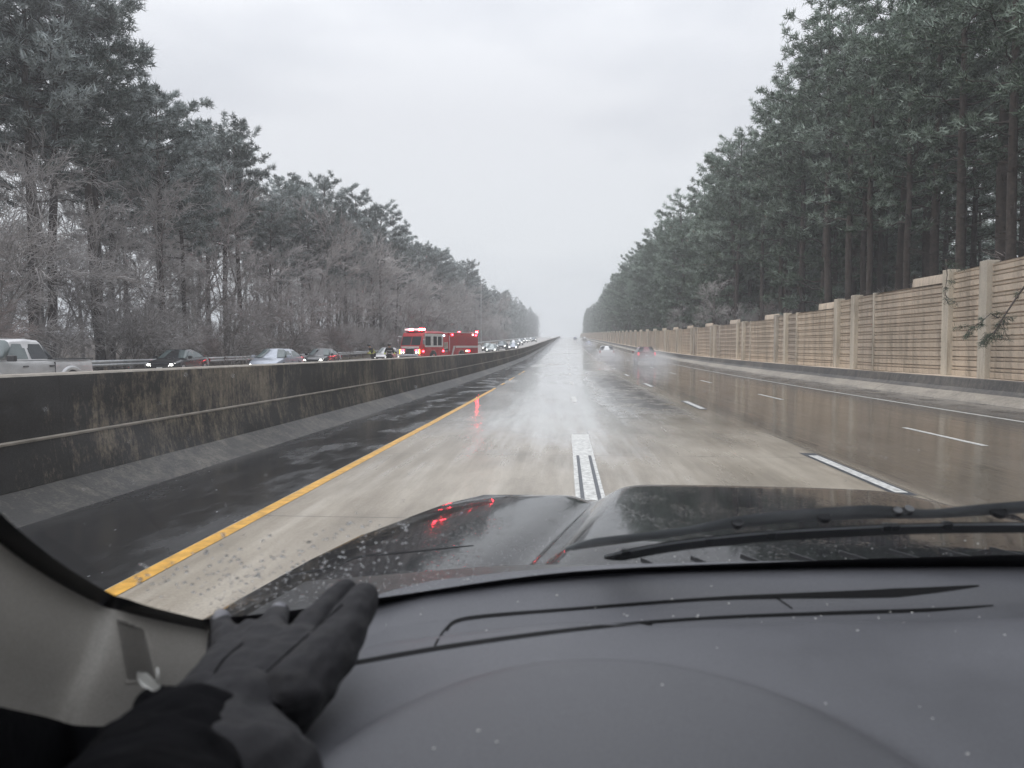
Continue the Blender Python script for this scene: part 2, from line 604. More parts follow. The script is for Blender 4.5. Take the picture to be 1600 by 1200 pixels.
for xl in (-10.3, -13.9, -17.5, -21.1):
    for k in range(0, 56):
        strip(mb, xl, .13, 10 + 12.2 * k, 13 + 12.2 * k, .254, 1)
mb.build('lane_markings', M_WHITE, kind='structure')
mg.build('lane_marking_grooves', M_GROOVE, kind='structure')

# ---------------------------------------------------------------- median barrier
def extrude_profile(prof, ys, mat, name, parent, wob=.0, seed=1):
    rnd = random.Random(seed)
    mb = MB(); rows = []
    for y in ys:
        rows.append([(x + rnd.uniform(-wob, wob), y, G(y) + z) for x, z in prof])
    mb.grid(rows)
    return autosmooth(mb.build(name, mat, parent), 25)


bys = [-20, -8] + list(np.arange(0, 60, 2)) + list(np.arange(60, 200, 6)) + list(np.arange(200, 780, 20))
mbar = empty('median_barrier', (0, 0, 0), 0, 'tall dark stained concrete barrier between the two carriageways, pale dusty foot', 'barrier')
extrude_profile([(-5.60, .235), (-5.68, .705), (-5.715, .73), (-5.735, 1.395)], bys, M_BARRIER, 'wall_face', mbar, .004, 2)
extrude_profile([(-5.10, -.02), (-5.34, .085), (-5.597, .232)], bys, M_TOE, 'toe', mbar, .006, 3)
extrude_profile([(-5.665, .700), (-5.662, .722), (-5.712, .733)], bys, M_COPE, 'ledge', mbar, .001, 3)
extrude_profile([(-5.737, 1.392), (-5.76, 1.415), (-6.04, 1.418), (-6.06, 1.38), (-6.10, .2)], bys, M_COPE, 'coping', mbar, .002, 4)

rbar = empty('roadside_barrier', (0, 0, 0), 0, 'low sloped grey concrete barrier at the foot of the tan noise wall', 'barrier')
extrude_profile([(13.55, .27), (13.70, .40), (13.80, .71)], bys, M_BARRIER2, 'wall_face', rbar, .005, 5)
extrude_profile([(13.10, -.02), (13.16, .07), (13.548, .268)], bys, M_TOE2, 'lower_face', rbar, .006, 6)
extrude_profile([(13.802, .707), (13.82, .725), (13.98, .725), (14.02, .0)], bys, M_BARRIER2, 'coping', rbar, .002, 7)
sheet('wall_bank', [14.0, 14.6, 15.6], M_PANEL, .0, lambda x, y: .64 + (x - 14.0) * .09)

# guardrail along the far edge of the other carriageway
gd = empty('guardrail', (-25.0, 0, 0), 0, 'galvanised steel guardrail along the far edge of the opposite carriageway', 'guardrail')
for zc, nm in ((.62, 'rail'), (.80, 'rail')):
    rows = []
    for y in bys:
        rows.append([(dx, y, G(y) + .25 + zc + dz) for dx, dz in ((0, -.085), (.06, -.07), (.10, -.02), (.10, .02), (.06, .07), (0, .085), (-.015, .085))])
    autosmooth(MB().grid(rows).build(nm, M_GALV, gd), 60)
for k in range(0, 95):
    y = 10 + k * 1.9 * 3
    MB().box(-.16, -.02, y - .07, y + .07, G(y) + .2, G(y) + 1.02).build('post', M_WOODPOST, gd)

# ---------------------------------------------------------------- noise wall
nw = empty('noise_wall', (15.0, 0, 0), 0, 'long tan noise wall of ribbed boards and wide posts behind the right barrier', 'noise wall')


def board_panel(p0, p1, zt, zb, step_top=None, pitch=.36, dbl=False):
    """ribbed board panel between two plan points; every board leans out and ends in a shadow lip"""
    (xa, ya), (xb, yb) = p0, p1
    dx, dy = xb - xa, yb - ya
    L = math.hypot(dx, dy)
    nx, ny = -dy / L, dx / L          # towards the road (-x)
    if nx > 0: nx, ny = -nx, -ny
    mb = MB()
    # profile points (height, outward)
    prof = []
    z = 0.0
    H = zt - zb
    while z < H - .05:
        h = min(pitch, H - z)
        prof += [(z, -.02), (z + h * .07, .055), (z + h * .56, .085), (z + h * .60, .0), (z + h * .66, .0), (z + h * .70, .055), (z + h * .90, .078), (z + h * .94, -.02)]
        z += h
    rows = []
    for s in (0., 1.):
        x, y = xa + dx * s, ya + dy * s
        rows.append([(x + nx * o - 15.0, y + ny * o, G(y) + zb + zz) for zz, o in prof])
    mb.grid(rows)
    # back and top
    x0, y0, x1, y1 = xa - 15.0, ya, xb - 15.0, yb
    mb.add([(x0 + nx * .02, y0 + ny * .02, G(y0) + zb + H), (x1 + nx * .02, y1 + ny * .02, G(y1) + zb + H),
            (x1 - nx * .08, y1 - ny * .08, G(y1) + zb + H), (x0 - nx * .08, y0 - ny * .08, G(y0) + zb + H),
            (x1 - nx * .08, y1 - ny * .08, G(y1) + zb), (x0 - nx * .08, y0 - ny * .08, G(y0) + zb)],
           [(0, 1, 2, 3), (3, 2, 4, 5)])
    if step_top:
        # one extra board along the part of the panel nearest the wide post
        f, hh = step_top
        a = Vector((xa, ya)); bb = Vector((xb, yb)); c = a.lerp(bb, f)
        V = []
        for q in (a, c):
            zz = G(q.y) + zb + H
            V += [(q.x - 15 + nx * .06, q.y + ny * .06, zz + .004), (q.x - 15 + nx * .05, q.y + ny * .05, zz + hh * .6), (q.x - 15 + nx * .02, q.y + ny * .02, zz + hh),
                  (q.x - 15 - nx * .06, q.y - ny * .06, zz + hh), (q.x - 15 - nx * .06, q.y - ny * .06, zz + .004)]
        mb.add(V, [(0, 1, 6, 5), (1, 2, 7, 6), (2, 3, 8, 7), (3, 4, 9, 8), (0, 4, 3, 2, 1), (5, 6, 7, 8, 9)])
    return mb


def wall_top(y):
    """height of the boards above the road"""
    if y < 30: return 4.70
    if y < 42: return 4.34
    if y < 54: return 3.97
    return 3.80


N_PART = 0
far_p, far_b = MB(), MB()
y = 36.1 - 11.7 * 2
bays = []
while y < 745:
    bays.append(y); y += 11.7
for bi, y0 in enumerate(bays):
    # y0 = thin edge; farther: +2.6 wide, +5.3 wide, +11.7 next thin
    pts = [(14.62, y0), (14.78, y0 + 2.55), (14.98, y0 + 5.5), (14.62, y0 + 11.7)]
    near = y0 < 150
    zt = wall_top(y0)
    for k in range(3):
        a, b_ = pts[k], pts[k + 1]
        za = zt if k < 2 else wall_top(y0 + 11.7) + .0
        # long bay steps up beside the wide post
        m_ = board_panel(a, b_, za, .70, (.46, .36) if k == 2 else None, .37 if k < 2 else .36)
        if near: autosmooth(m_.build('wall_panel', M_PANEL, nw), 20)
        else: far_b.add(m_.V, m_.F)
    for k, w in ((0, .13), (1, .48), (2, .48)):
        x, yy = pts[k]
        m_ = MB()
        zt2 = G(yy) + zt + (.10 if k else .03)
        m_.box(x - 15 - (.27 if k else .12), x - 15 + .16, yy - w / 2, yy + w / 2, G(yy) + .55, zt2, None, .012)
        if near: m_.build('wall_post', M_POST, nw)
        else: far_p.add(m_.V, m_.F)
far_b.build('far_wall_panels', M_PANEL, nw, kind='stuff')
far_p.build('far_wall_posts', M_POST, nw, kind='stuff')
# ---------------------------------------------------------------- trees
def tufts(centers, dirs, rng, blades=20, L=.42, w=.032, up=.35, tone=None):
    n = len(centers)
    c = np.repeat(np.asarray(centers), blades, 0)
    d = np.repeat(np.asarray(dirs), blades, 0)
    r = rng.normal(size=(n * blades, 3))
    r /= np.linalg.norm(r, axis=1)[:, None]
    v = r + d * .75
    v[:, 2] += up
    v /= np.linalg.norm(v, axis=1)[:, None]
    ln = L * rng.uniform(.6, 1.15, (n * blades, 1))
    side = np.cross(v, rng.normal(size=v.shape))
    side /= np.linalg.norm(side, axis=1)[:, None]
    off = rng.normal(size=v.shape) * L * .22
    a = c + off
    V = np.empty((n * blades, 3, 3))
    V[:, 0] = a - side * w
    V[:, 1] = a + side * w
    V[:, 2] = a + v * ln
    F = np.arange(n * blades * 3).reshape(-1, 3)
    tn = np.repeat(tone if tone is not None else rng.uniform(0, 1, n), blades)
    tn = tn * .62 + rng.uniform(0, .38, n * blades) + .10 * v[:, 2]
    return V.reshape(-1, 3), F, tn


def pine(seed, H=24., z0=9., Rm=3.8, nl=46, blades=16, dens=1., wide=.032, L=.42, mat=None, dead=8, lean=0.):
    rng = np.random.default_rng(seed)
    rnd = random.Random(seed)
    tr = MB()
    lx, ly = rnd.uniform(-.13, .13), rnd.uniform(-.13, .13)
    bend = [Vector((lx * k + rnd.uniform(-.13, .13), ly * k + rnd.uniform(-.13, .13), H * k / 6.)) for k in range(7)]
    def axis(z):
        t = max(0, min(5.999, z / H * 6)); i = int(t)
        return bend[i].lerp(bend[i + 1], t - i)
    r0 = .08 + H * .0078
    tr.tube([bend[0] + Vector((0, 0, -.3))] + bend[1:], [r0 * 1.15, r0 * .95, r0 * .86, r0 * .75, r0 * .6, r0 * .36, .03], 9)
    C, D, T = [], [], []
    def limb(z, az, length, rise, live=True, rad=.07):
        p = axis(z)
        dirh = Vector((math.cos(az), math.sin(az), 0))
        pts = [p]
        sag = rnd.uniform(-.1, .12)
        for k in range(1, 5):
            s = k / 4
            pts.append(p + dirh * length * s + Vector((0, 0, length * (rise * s + sag * s * s))) + Vector((rnd.uniform(-1, 1), rnd.uniform(-1, 1), rnd.uniform(-1, 1))) * .07 * length)
        tr.tube(pts, [rad, rad * .75, rad * .55, rad * .4, rad * .2], 4, False)
        if not live:
            for q in range(4):
                s = rnd.uniform(.3, 1); k = min(3, int(s * 4)); b0 = pts[k].lerp(pts[k + 1], s * 4 - k if s < 1 else 1)
                tr.tube([b0, b0 + Vector((rnd.uniform(-1, 1), rnd.uniform(-1, 1), rnd.uniform(-.7, .3))) * length * .35], [.02, .008], 3, False)
            return
        base = rnd.uniform(0, 1)
        ns = max(3, int(length * 1.7 * dens))
        for q in range(ns):
            s = .28 + .72 * (q + rnd.random()) / ns
            k = min(3, int(s * 4)); b0 = pts[k].lerp(pts[k + 1], min(1, s * 4 - k))
            sl = length * .34 * (1.15 - s * .55) * rnd.uniform(.6, 1.2)
            sa = az + rnd.choice((-1, 1)) * rnd.uniform(.4, 1.2)
            e = b0 + Vector((math.cos(sa), math.sin(sa), rnd.uniform(-.05, .55))) * sl
            tr.tube([b0, e], [rad * .3, .012], 3, False)
            m = max(2, int(sl * 4.2 * dens))
            for j in range(m):
                u = .3 + .7 * (j + rnd.random()) / m
                pp = b0.lerp(e, min(u, 1.05)) + Vector((rnd.gauss(0, .1), rnd.gauss(0, .1), rnd.gauss(0, .08)))
                C.append(pp); D.append((e - b0).normalized()); T.append(min(1, max(0, base * .5 + rnd.uniform(-.1, .5) + .18 * (pp.z - z0) / H)))
        C.append(pts[-1]); D.append(dirh); T.append(base)
    for i in range(nl):
        t = (i + rnd.random()) / nl
        z = z0 + (H - z0) * (t ** .85) * .985
        shape = max(.1, 1 - ((t - .46) / .60) ** 2) ** .6
        length = max(.5, Rm * shape * rnd.uniform(.62, 1.18))
        limb(z, i * 2.4 + rnd.uniform(-.5, .5), length, .15 + .55 * t, True, .03 + .05 * (1 - t))
    for i in range(5):
        C.append(axis(H * .99) + Vector((rnd.gauss(0, .25), rnd.gauss(0, .25), rnd.gauss(0, .3)))); D.append(Vector((0, 0, 1))); T.append(.6)
    for i in range(dead):
        limb(rnd.uniform(z0 * .35, z0 * 1.05), rnd.uniform(0, 6.28), rnd.uniform(.8, 2.3), rnd.uniform(-.15, .3), False, .035)
    V, F, tn = tufts([list(c) for c in C], [list(d) for d in D], rng, blades, L, wide, .3, np.array(T))
    return tr, V, F, tn


def bare(seed, H=9., spread=.55, levels=5, droop=0., trunk=.12, multi=1, twig=.011, kids=(3, 4)):
    rnd = random.Random(seed)
    mb = MB(); tint = []
    tk = MB()
    def grow(p, d, L, r, lev):
        mid = p + d * L * .5 + Vector((rnd.gauss(0, 1), rnd.gauss(0, 1), rnd.gauss(0, 1))) * L * .05
        e = p + d * L + Vector((rnd.gauss(0, 1), rnd.gauss(0, 1), rnd.gauss(0, 1))) * L * .06
        tgt = tk if lev >= levels - 1 else mb
        n0 = len(tgt.F)
        tgt.tube([p, mid, e], [r, r * .8, r * .6], 6 if lev >= levels - 1 else 3, False)
        if tgt is mb: tint.extend([min(1, max(0, .30 + .12 * (levels - lev) + rnd.uniform(-.18, .25)))] * (len(mb.F) - n0))
        if lev <= 0: return
        k = rnd.randint(*kids)
        for i in range(k):
            s = rnd.uniform(.35, 1.)
            b = p.lerp(mid, s * 2) if s < .5 else mid.lerp(e, s * 2 - 1)
            a = rnd.uniform(0, 2 * PI)
            u = d.orthogonal().normalized(); v = d.cross(u)
            nd_ = (d + (u * math.cos(a) + v * math.sin(a)) * spread * rnd.uniform(.7, 1.5))
            nd_.z -= droop * (levels - lev) * .25
            nd_.normalize()
            grow(b, nd_, L * rnd.uniform(.52, .82), max(twig, r * .5), lev - 1)
    for m in range(multi):
        a = rnd.uniform(0, 6.28); t = .0 if multi == 1 else rnd.uniform(.15, .75)
        d = Vector((math.cos(a) * t, math.sin(a) * t, 1)).normalized()
        grow(Vector((math.cos(a) * .2 * (multi > 1), math.sin(a) * .2 * (multi > 1), -.2)), d, H * (.36 if multi == 1 else .38), trunk, levels)
    return tk, mb, tint


FOREST = random.Random(77)


def make_pine(label, mat, group, *a, **k):
    tr, V, F, tn = pine(*a, **k)
    o = empty('pine_tree', (0, 0, -200), 0, label, 'pine tree', group)
    t = tr.build('trunk', M_BARK, o, smooth=True)
    c = mesh('crown', V, F, mat, o, attr=tn)
    KIDS[o.name] = [t, c]
    return o


def make_bare(label, mat, group, name, cat, *a, **k):
    tk, mb, tint = bare(*a, **k)
    o = empty(name, (0, 0, -200), 0, label, cat, group)
    t = tk.build('trunk', M_BARK2, o, smooth=True)
    c = mesh('crown', mb.V, mb.F, mat, o, attr=tint)
    KIDS[o.name] = [t, c]
    return o


def put(proto, x, y, s, label=None, group=None, gz=None, sz=None):
    used = proto.get('used')
    o = copy_tree(proto) if used else proto
    proto['used'] = 1
    if o is not proto and 'used' in o: del o['used']
    z = G(y) + (gz if gz is not None else terr(x, y)) - .05
    o.location = (x, y, z)
    o.rotation_euler = (0, 0, FOREST.uniform(0, 6.28))
    o.scale = (s, s, sz or s)
    if label: o['label'] = label
    if group: o['group'] = group
    return o


# right-hand pines: long bare trunks, dense green crowns
PR = [make_pine('', M_NEEDLE_R, '', s, H=h, z0=z0, Rm=r, nl=n, blades=15, dens=1.2, wide=.036, L=.46, dead=12)
      for s, h, z0, r, n in ((11, 25, 9.5, 4.0, 42), (12, 27, 12, 3.8, 40), (13, 23, 8.5, 4.2, 40), (14, 26, 11, 4.4, 44))]
PF = [make_pine('', M_NEEDLE_R, '', s, H=h, z0=z0, Rm=r, nl=n, blades=15, dens=1.2, wide=.040, L=.5, dead=4)
      for s, h, z0, r, n in ((15, 24, 2.5, 4.3, 60), (16, 25.5, 3.5, 4.1, 60), (17, 22.5, 2.0, 4.4, 58))]
PL = [make_pine('', M_NEEDLE_L, '', s, H=h, z0=z0, Rm=r, nl=n, blades=15, dens=1.45, wide=.036, L=.44, dead=14)
      for s, h, z0, r, n in ((21, 22.5, 11, 3.9, 46), (22, 23.5, 12.5, 3.7, 42), (23, 20.5, 10, 4.0, 46), (24, 21.5, 11.5, 3.5, 40))]
BT = [make_bare('', M_TWIG, '', 'bare_tree', 'bare tree', s, H=h, spread=sp, levels=6, droop=dr, trunk=.13, twig=.012, kids=(3, 4))
      for s, h, sp, dr in ((31, 14, .48, .05), (32, 12, .55, .1), (33, 16, .42, .0))]
BS = [make_bare('', m_, '', 'frosted_bush', 'bush', s, H=h, spread=.6, levels=4, droop=dr, trunk=.05, multi=mu, twig=.011, kids=(4, 5))
      for s, h, dr, mu, m_ in ((41, 7.0, .28, 5, M_TWIG), (42, 5.5, .35, 6, M_TWIG_TAN), (43, 6.2, .2, 5, M_TWIG))]

ORD = ['first', 'second', 'third', 'fourth', 'fifth', 'sixth', 'seventh', 'eighth', 'ninth', 'tenth', 'eleventh', 'twelfth', 'thirteenth', 'fourteenth', 'fifteenth']
WIDE = sorted([y0 + d for y0 in bays for d in (2.55, 5.5) if y0 + d > 25.8])


def post_spot(x, y):
    yw = y * 14.9 / x
    if yw < WIDE[0] - .6: return 0, 'the nearest wall boards at the right edge of view'
    for i, w in enumerate(WIDE[:14]):
        if abs(yw - w) < .9: return i, 'the %s wide wall post from the right' % ORD[i]
        if yw < WIDE[i + 1]: return i, 'the boards between %s and %s wide wall posts from right' % (ORD[i], ORD[i + 1])
    return None, None


def over(x, y):
    a = math.atan2(x, y) + YAW
    px = 800 + FPX * math.tan(a)
    for lim, nm in ((8, None), (92, 'the cab of the silver pickup'), (150, 'the bed of the silver pickup'), (222, 'the gap between pickup and first black sedan'), (340, 'the black sedan nearest the pickup'),
                    (372, 'the gap left of the blue grey sedan'), (462, 'the blue grey sedan'), (530, 'the second black sedan'), (572, 'the gap left of the two firefighters'),
                    (622, 'the two firefighters'), (690, 'the cab of the fire engine'), (756, 'the rear body of the fire engine')):
        if px < lim: return nm
    return None


def zone(y):
    return 'near' if y < 60 else ('mid' if y < 160 else 'far')

PG = {('R', 'near'): ('tall dark pine with bare lower trunk beside the nearest tan wall bays', 'pines behind the near part of the tan wall'),
      ('R', 'mid'): ('tall green pine behind the middle stretch of tan wall', 'pines behind the middle of the tan wall'),
      ('R', 'far'): ('hazy distant pine beyond the far end of the tan wall', 'pines behind the far tan wall'),
      ('L', 'near'): ('tall frosted pine behind the guardrail near the silver pickup', 'frosted pines near the pickup'),
      ('L', 'mid'): ('frosted grey green pine behind the sedans and fire engine', 'frosted pines behind the fire engine'),
      ('L', 'far'): ('small hazy frosted pine beyond the fire engine queue', 'far frosted pines on the left')}
BG_ = {'near': ('icy leafless tree among the pines behind the silver pickup', 'icy bare trees near the pickup'),
       'mid': ('icy leafless tree among pines behind the fire engine', 'icy bare trees behind the fire engine'),
       'far': ('pale leafless tree in haze beyond the fire engine queue', 'far bare trees on the left')}
SG = {'near': ('big rime covered bush arching over the guardrail by the pickup', 'frosted bushes near the pickup'),
      'mid': ('grey frosted bush behind the guardrail by the queued sedans', 'frosted bushes by the sedans'),
      'far': ('small hazy frosted bush beside the distant queue', 'far frosted bushes')}
u = FOREST.uniform
n_pine = 0
put(PL[1], -29, 44, 1.0, *PG[('L', 'near')]); put(PL[0], -28.6, 38, 1.0, *PG[('L', 'near')])
# ---- right side rows
for row, (x0, sp, yend, s0) in enumerate(((19.6, 5.4, 335, .98), (22.0, 6.0, 330, 1.0), (25, 6.5, 230, 1.02), (30, 6.5, 170, 1.0), (36, 7.0, 150, 1.0), (44, 8, 130, 1.))):
    y = 11 + u(0, 4) + row * 1.5
    while y < yend:
        x = x0 + u(-.9, 1.4)
        s = s0 * u(.80, 1.06)
        p = PR[FOREST.randrange(4)] if y < 62 or (y < 100 and FOREST.random() < .5) else PF[FOREST.randrange(3)]
        lb, gp = PG[('R', zone(y))]
        if row: lb = ('', 'second row ', 'third row ', 'fourth row ', 'fifth row ', 'back row ')[min(row, 5)] + lb; gp = gp + ', row %d' % (row + 1)
        else: lb = 'front row ' + lb
        if y < 110 and row < 2:
            k, nm = post_spot(x, y)
            if k is not None:
                lb = '%s pine behind %s' % ('front row' if row == 0 else 'second row', nm)
                gp = 'pines rising behind ' + nm
        put(p, x, y, s, lb, gp); n_pine += 1
        y += sp * u(.75, 1.3) * (1 if y < 250 else 1.9)
# ---- left side rows
for row, (x0, sp, yend) in enumerate(((-29.5, 5.6, 335), (-33.5, 8.0, 300), (-39, 12, 180))):
    y = 24 + u(0, 4) + row * 2
    while y < yend:
        x = x0 + u(-1.6, 1.2)
        far = y > 90 and row == 0
        s = u(.78, 1.08)
        lb, gp = PG[('L', zone(y))]
        if over(x, y):
            lb = '%s frosted pine rising over %s' % (('front row', 'second row', 'back row')[row], over(x, y)); gp = 'frosted pines over ' + over(x, y)
        if not (row == 0 and y > 60 and FOREST.random() < .30):
            put(PL[FOREST.randrange(4)], x, y, s, lb, gp); n_pine += 1
        y += sp * u(.7, 1.35) * (1 if y < 220 else 2.0)
# ---- left bare trees
for row, (x0, sp, yend) in enumerate(((-28.4, 6.0, 335), (-31.5, 7, 300), (-37.5, 9, 170))):
    y = 22 + u(0, 4)
    while y < yend:
        lb, gp = BG_[zone(y)]
        x = x0 + u(-1.2, 1.2)
        if over(x, y):
            lb = '%s icy leafless tree over %s' % (('front row', 'second row', 'third row', 'back row')[row], over(x, y)); gp = 'icy leafless trees over ' + over(x, y)
        put(BT[FOREST.randrange(3)], x, y, u(.85, 1.55), lb, gp)
        y += sp * u(.7, 1.35) * (1 if y < 220 else 1.9)
# ---- left bushes
for row, (x0, sp, yend) in enumerate(((-27.2, 4.4, 335), (-30.5, 6.5, 260))):
    y = 20 + u(0, 3)
    while y < yend:
        lb, gp = SG[zone(y)]
        x = x0 + u(-.6, .8)
        if over(x, y):
            lb = '%s rime covered bush behind %s' % (('front row', 'second row', 'back row')[row], over(x, y)); gp = 'rime covered bushes behind ' + over(x, y)
        put(BS[FOREST.randrange(3)], x, y, u(.65, 1.12), lb, gp)
        y += sp * u(.7, 1.35) * (1 if y < 200 else 2.2)
# the large bush overhanging beside the pickup
put(BS[0], -27.4, 31.5, 1.5, 'largest pinkish rime covered bush, arching high behind the silver pickup', 'largest rime bush')
# ---- right undergrowth (behind the wall)
for row, x0 in enumerate((22.5, 33, 46)):
    y = 24 + u(0, 3)
    while y < 200:
        put(BS[FOREST.randrange(3)], x0 + u(-1., 1.), y, u(.8, 1.2), 'dark leafless bush between the pine trunks behind the tan wall', 'bushes behind the tan wall')
        y += 9 * u(.7, 1.35)
for y in (84, 112):
    put(BT[FOREST.randrange(3)], 17.2 + u(-.3, .5), y, u(.55, .8), 'pale leafless tree leaning over the far part of the tan wall', 'bare trees over the tan wall')

# ---- deep woods behind both rows, one mass nobody could count
def woods(name, x0, x1, y0, y1, n, seed, mat):
    rng = np.random.default_rng(seed); rnd = random.Random(seed)
    tr = MB(); C = []; D = []; T = []
    for i in range(n):
        x = rnd.uniform(x0, x1); y = rnd.uniform(y0, y1); z = G(y) + terr(x, y)
        h = rnd.uniform(17, 25); r = rnd.uniform(.12, .26)
        tr.tube([(x, y, z - .3), (x + rnd.uniform(-.4, .4), y, z + h * .5), (x + rnd.uniform(-.8, .8), y, z + h)], [r, r * .8, r * .2], 5, False)
        for k in range(75):
            t = rnd.random(); rr_ = 3.0 * math.sin(PI * min(1, .2 + .8 * t)) ** .6 * math.sqrt(rnd.random())
            a = rnd.uniform(0, 6.28)
            C.append([x + rr_ * math.cos(a), y + rr_ * math.sin(a), z + h * (.42 + .58 * t)]); D.append([math.cos(a), math.sin(a), .3]); T.append(rnd.uniform(0, .7))
        for k in range(34):
            C.append([x + rnd.uniform(-3, 3), y + rnd.uniform(-3, 3), z + rnd.uniform(.3, 8.)]); D.append([0, 0, 1]); T.append(rnd.uniform(0, .4))
    V, F, tn = tufts(C, D, rng, 11, 1.0, .085, .2, np.array(T))
    m0 = len(tr.V); nb = len(tr.F)
    Va = np.vstack([np.array(tr.V), V])
    Fl = tr.F + (F + m0).tolist()
    o = mesh(name, Va, Fl, mat, None, attr=np.concatenate([np.full(nb, .0), tn]))
    return tag(o, None, None, None, 'stuff')


o = woods('deep_woods', 50, 80, 24, 330, 190, 5, M_NEEDLE_R); tag(o, 'dark mass of pine woods far behind the tan wall', 'woods')
o = woods('deep_woods', 17.8, 34, 325, 760, 260, 6, M_NEEDLE_R); tag(o, 'hazy green mass of woods at the far right of the road', 'woods')
o = woods('deep_woods', -75, -52, 30, 260, 22, 7, M_NEEDLE_L); tag(o, 'grey mass of frosted woods far behind the left treeline', 'woods')
o = woods('deep_woods', -44, -28, 325, 760, 230, 8, M_NEEDLE_L); tag(o, 'hazy grey woods at the far left of the road', 'woods')

# ---- fallen pine branch hanging over the wall
def pine_branch(name, pts, rad, seed, label, n_t=40, L=.3, frac=.0):
    rng = np.random.default_rng(seed); rnd = random.Random(seed)
    o = empty(name, pts[0], 0, label, 'branch')
    o0 = Vector(pts[0]); pts = [Vector(p) - o0 for p in pts]
    tr = MB(); tr.tube(pts, [rad * (1 - .8 * i / (len(pts) - 1)) for i in range(len(pts))], 6)
    C, D = [], []
    for i in range(n_t):
        s = frac + (1 - frac) * rnd.random(); k = min(len(pts) - 2, int(s * (len(pts) - 1))); q = pts[k].lerp(pts[k + 1], s * (len(pts) - 1) - k)
        d = (pts[k + 1] - pts[k]).normalized(); sd_ = (d + Vector((rnd.gauss(0, .6), rnd.gauss(0, .6), rnd.gauss(0, .5)))).normalized()
        e = q + sd_ * rnd.uniform(.15, .7)
        tr.tube([q, e], [.012, .005], 3, False)
        for j in range(3):
            C.append(list(q.lerp(e, .5 + .25 * j))); D.append(list(sd_))
    tr.build('limb', M_BARK, o, smooth=True)
    V, F, tn = tufts(C, D, rng, 16, L, .008, -.1, rng.uniform(0, .35, len(C)))
    mesh('needles', V, F, M_NEEDLE_R, o, attr=tn)
    return o


yb = 24.0
pine_branch('pine_branch', [P(1690, 330, yb), P(1640, 400, yb - .1), P(1595, 455, yb - .3), P(1565, 500, yb - .4), P(1548, 530, yb - .5)], .05, 3,
            'dark drooping pine branch hanging in front of the nearest wall post', 17, .20, .15)
pine_branch('pine_branch', [P(1560, 497, yb - .4), P(1548, 490, yb - .4), P(1530, 505, yb - .5), P(1512, 516, yb - .6)], .02, 4,
            'thin side branch reaching left across the nearest wall panel', 7, .16, .3)
pine_branch('pine_branch', [P(1478, 405, 28.5), P(1480, 430, 28.3), P(1476, 462, 28.3)], .025, 5,
            'wispy pine twig hanging over the top of the second wide wall post', 7, .22)

# ---- light pole on the left
lp = empty('light_pole', (-26.3, 228, G(228) + .3), 0, 'tall thin grey pole standing against the treeline beyond the fire engine', 'pole')
MB().tube([(0, 0, 0), (0, 0, 19)], [.2, .11], 8).build('shaft', M_GALV, lp)
MB().tube([(0, 0, 18.8), (0, 0, 19.6)], [.16, .05], 8).build('cap', M_GALV, lp)
# ---------------------------------------------------------------- vehicles (local: front towards -Y, wheels on z = 0)
def paint(name, col, metal=.5, rough=.3):
    m, n, b = node_mat(name)
    f = noise(n, 3.5, 4, .6)
    b.inputs['Base Color'].default_value = (*col, 1)
    c = mixc(n, 1., col, ramp(n, f, [(.3, .82), (.7, 1.06)]), 'MULTIPLY')
    n.links.new(c, b.inputs['Base Color'])
    b.inputs['Metallic'].default_value = metal
    n.links.new(ramp(n, f, [(.3, rough + .12), (.7, rough)]), b.inputs['Roughness'])
    b.inputs['Coat Weight'].default_value = .8
    b.inputs['Coat Roughness'].default_value = .08
    return m


PT = {k: paint('paint_' + k, *v) for k, v in {
    'silver': ((.50, .50, .50), .35, .35), 'black': ((.012, .013, .016), .1, .25), 'bluesilver': ((.36, .39, .45), .4, .3),
    'white': ((.72, .73, .74), .0, .3), 'maroon': ((.16, .035, .04), .2, .3), 'blue': ((.10, .12, .26), .2, .3), 'grey': ((.16, .18, .19), .3, .3),
    'fire_red': ((.42, .012, .022), .0, .25), 'greensilver': ((.34, .38, .37), .4, .3)}.items()}
M_CARGLASS = simple('tinted_window', (.02, .026, .03), .10, 0, .1, 2, spec=.25)
M_CARGLASS2 = simple('pale_window', (.10, .125, .125), .05, 0, .2, 2)
M_TYRE = simple('tyre_rubber', (.018, .018, .018), .8)
M_RIM = simple('alloy_rim', (.38, .38, .39), .3, .8)
M_TRIM = simple('black_trim', (.015, .015, .017), .45)
M_CHROME = simple('chrome', (.62, .62, .64), .15, 1., .05)
M_PLATE = simple('licence_plate', (.62, .63, .62), .5)
M_LAMP = simple('lamp_lens', (.55, .57, .60), .12, .2, .1, 10)
M_LAMPON = emit('headlight_on', (1., .98, .92), 9.)
M_TAIL = simple('tail_lens', (.32, .015, .02), .15)
M_TAILON = emit('tail_light_on', (1., .05, .08), .7)
M_HANDLE = simple('door_handle_dark', (.05, .05, .05), .4)


def part(mb, name, mat, root, smooth=False, ang=None):
    o = mb.build(name, mat, root, smooth)
    if ang: autosmooth(o, ang)
    return o


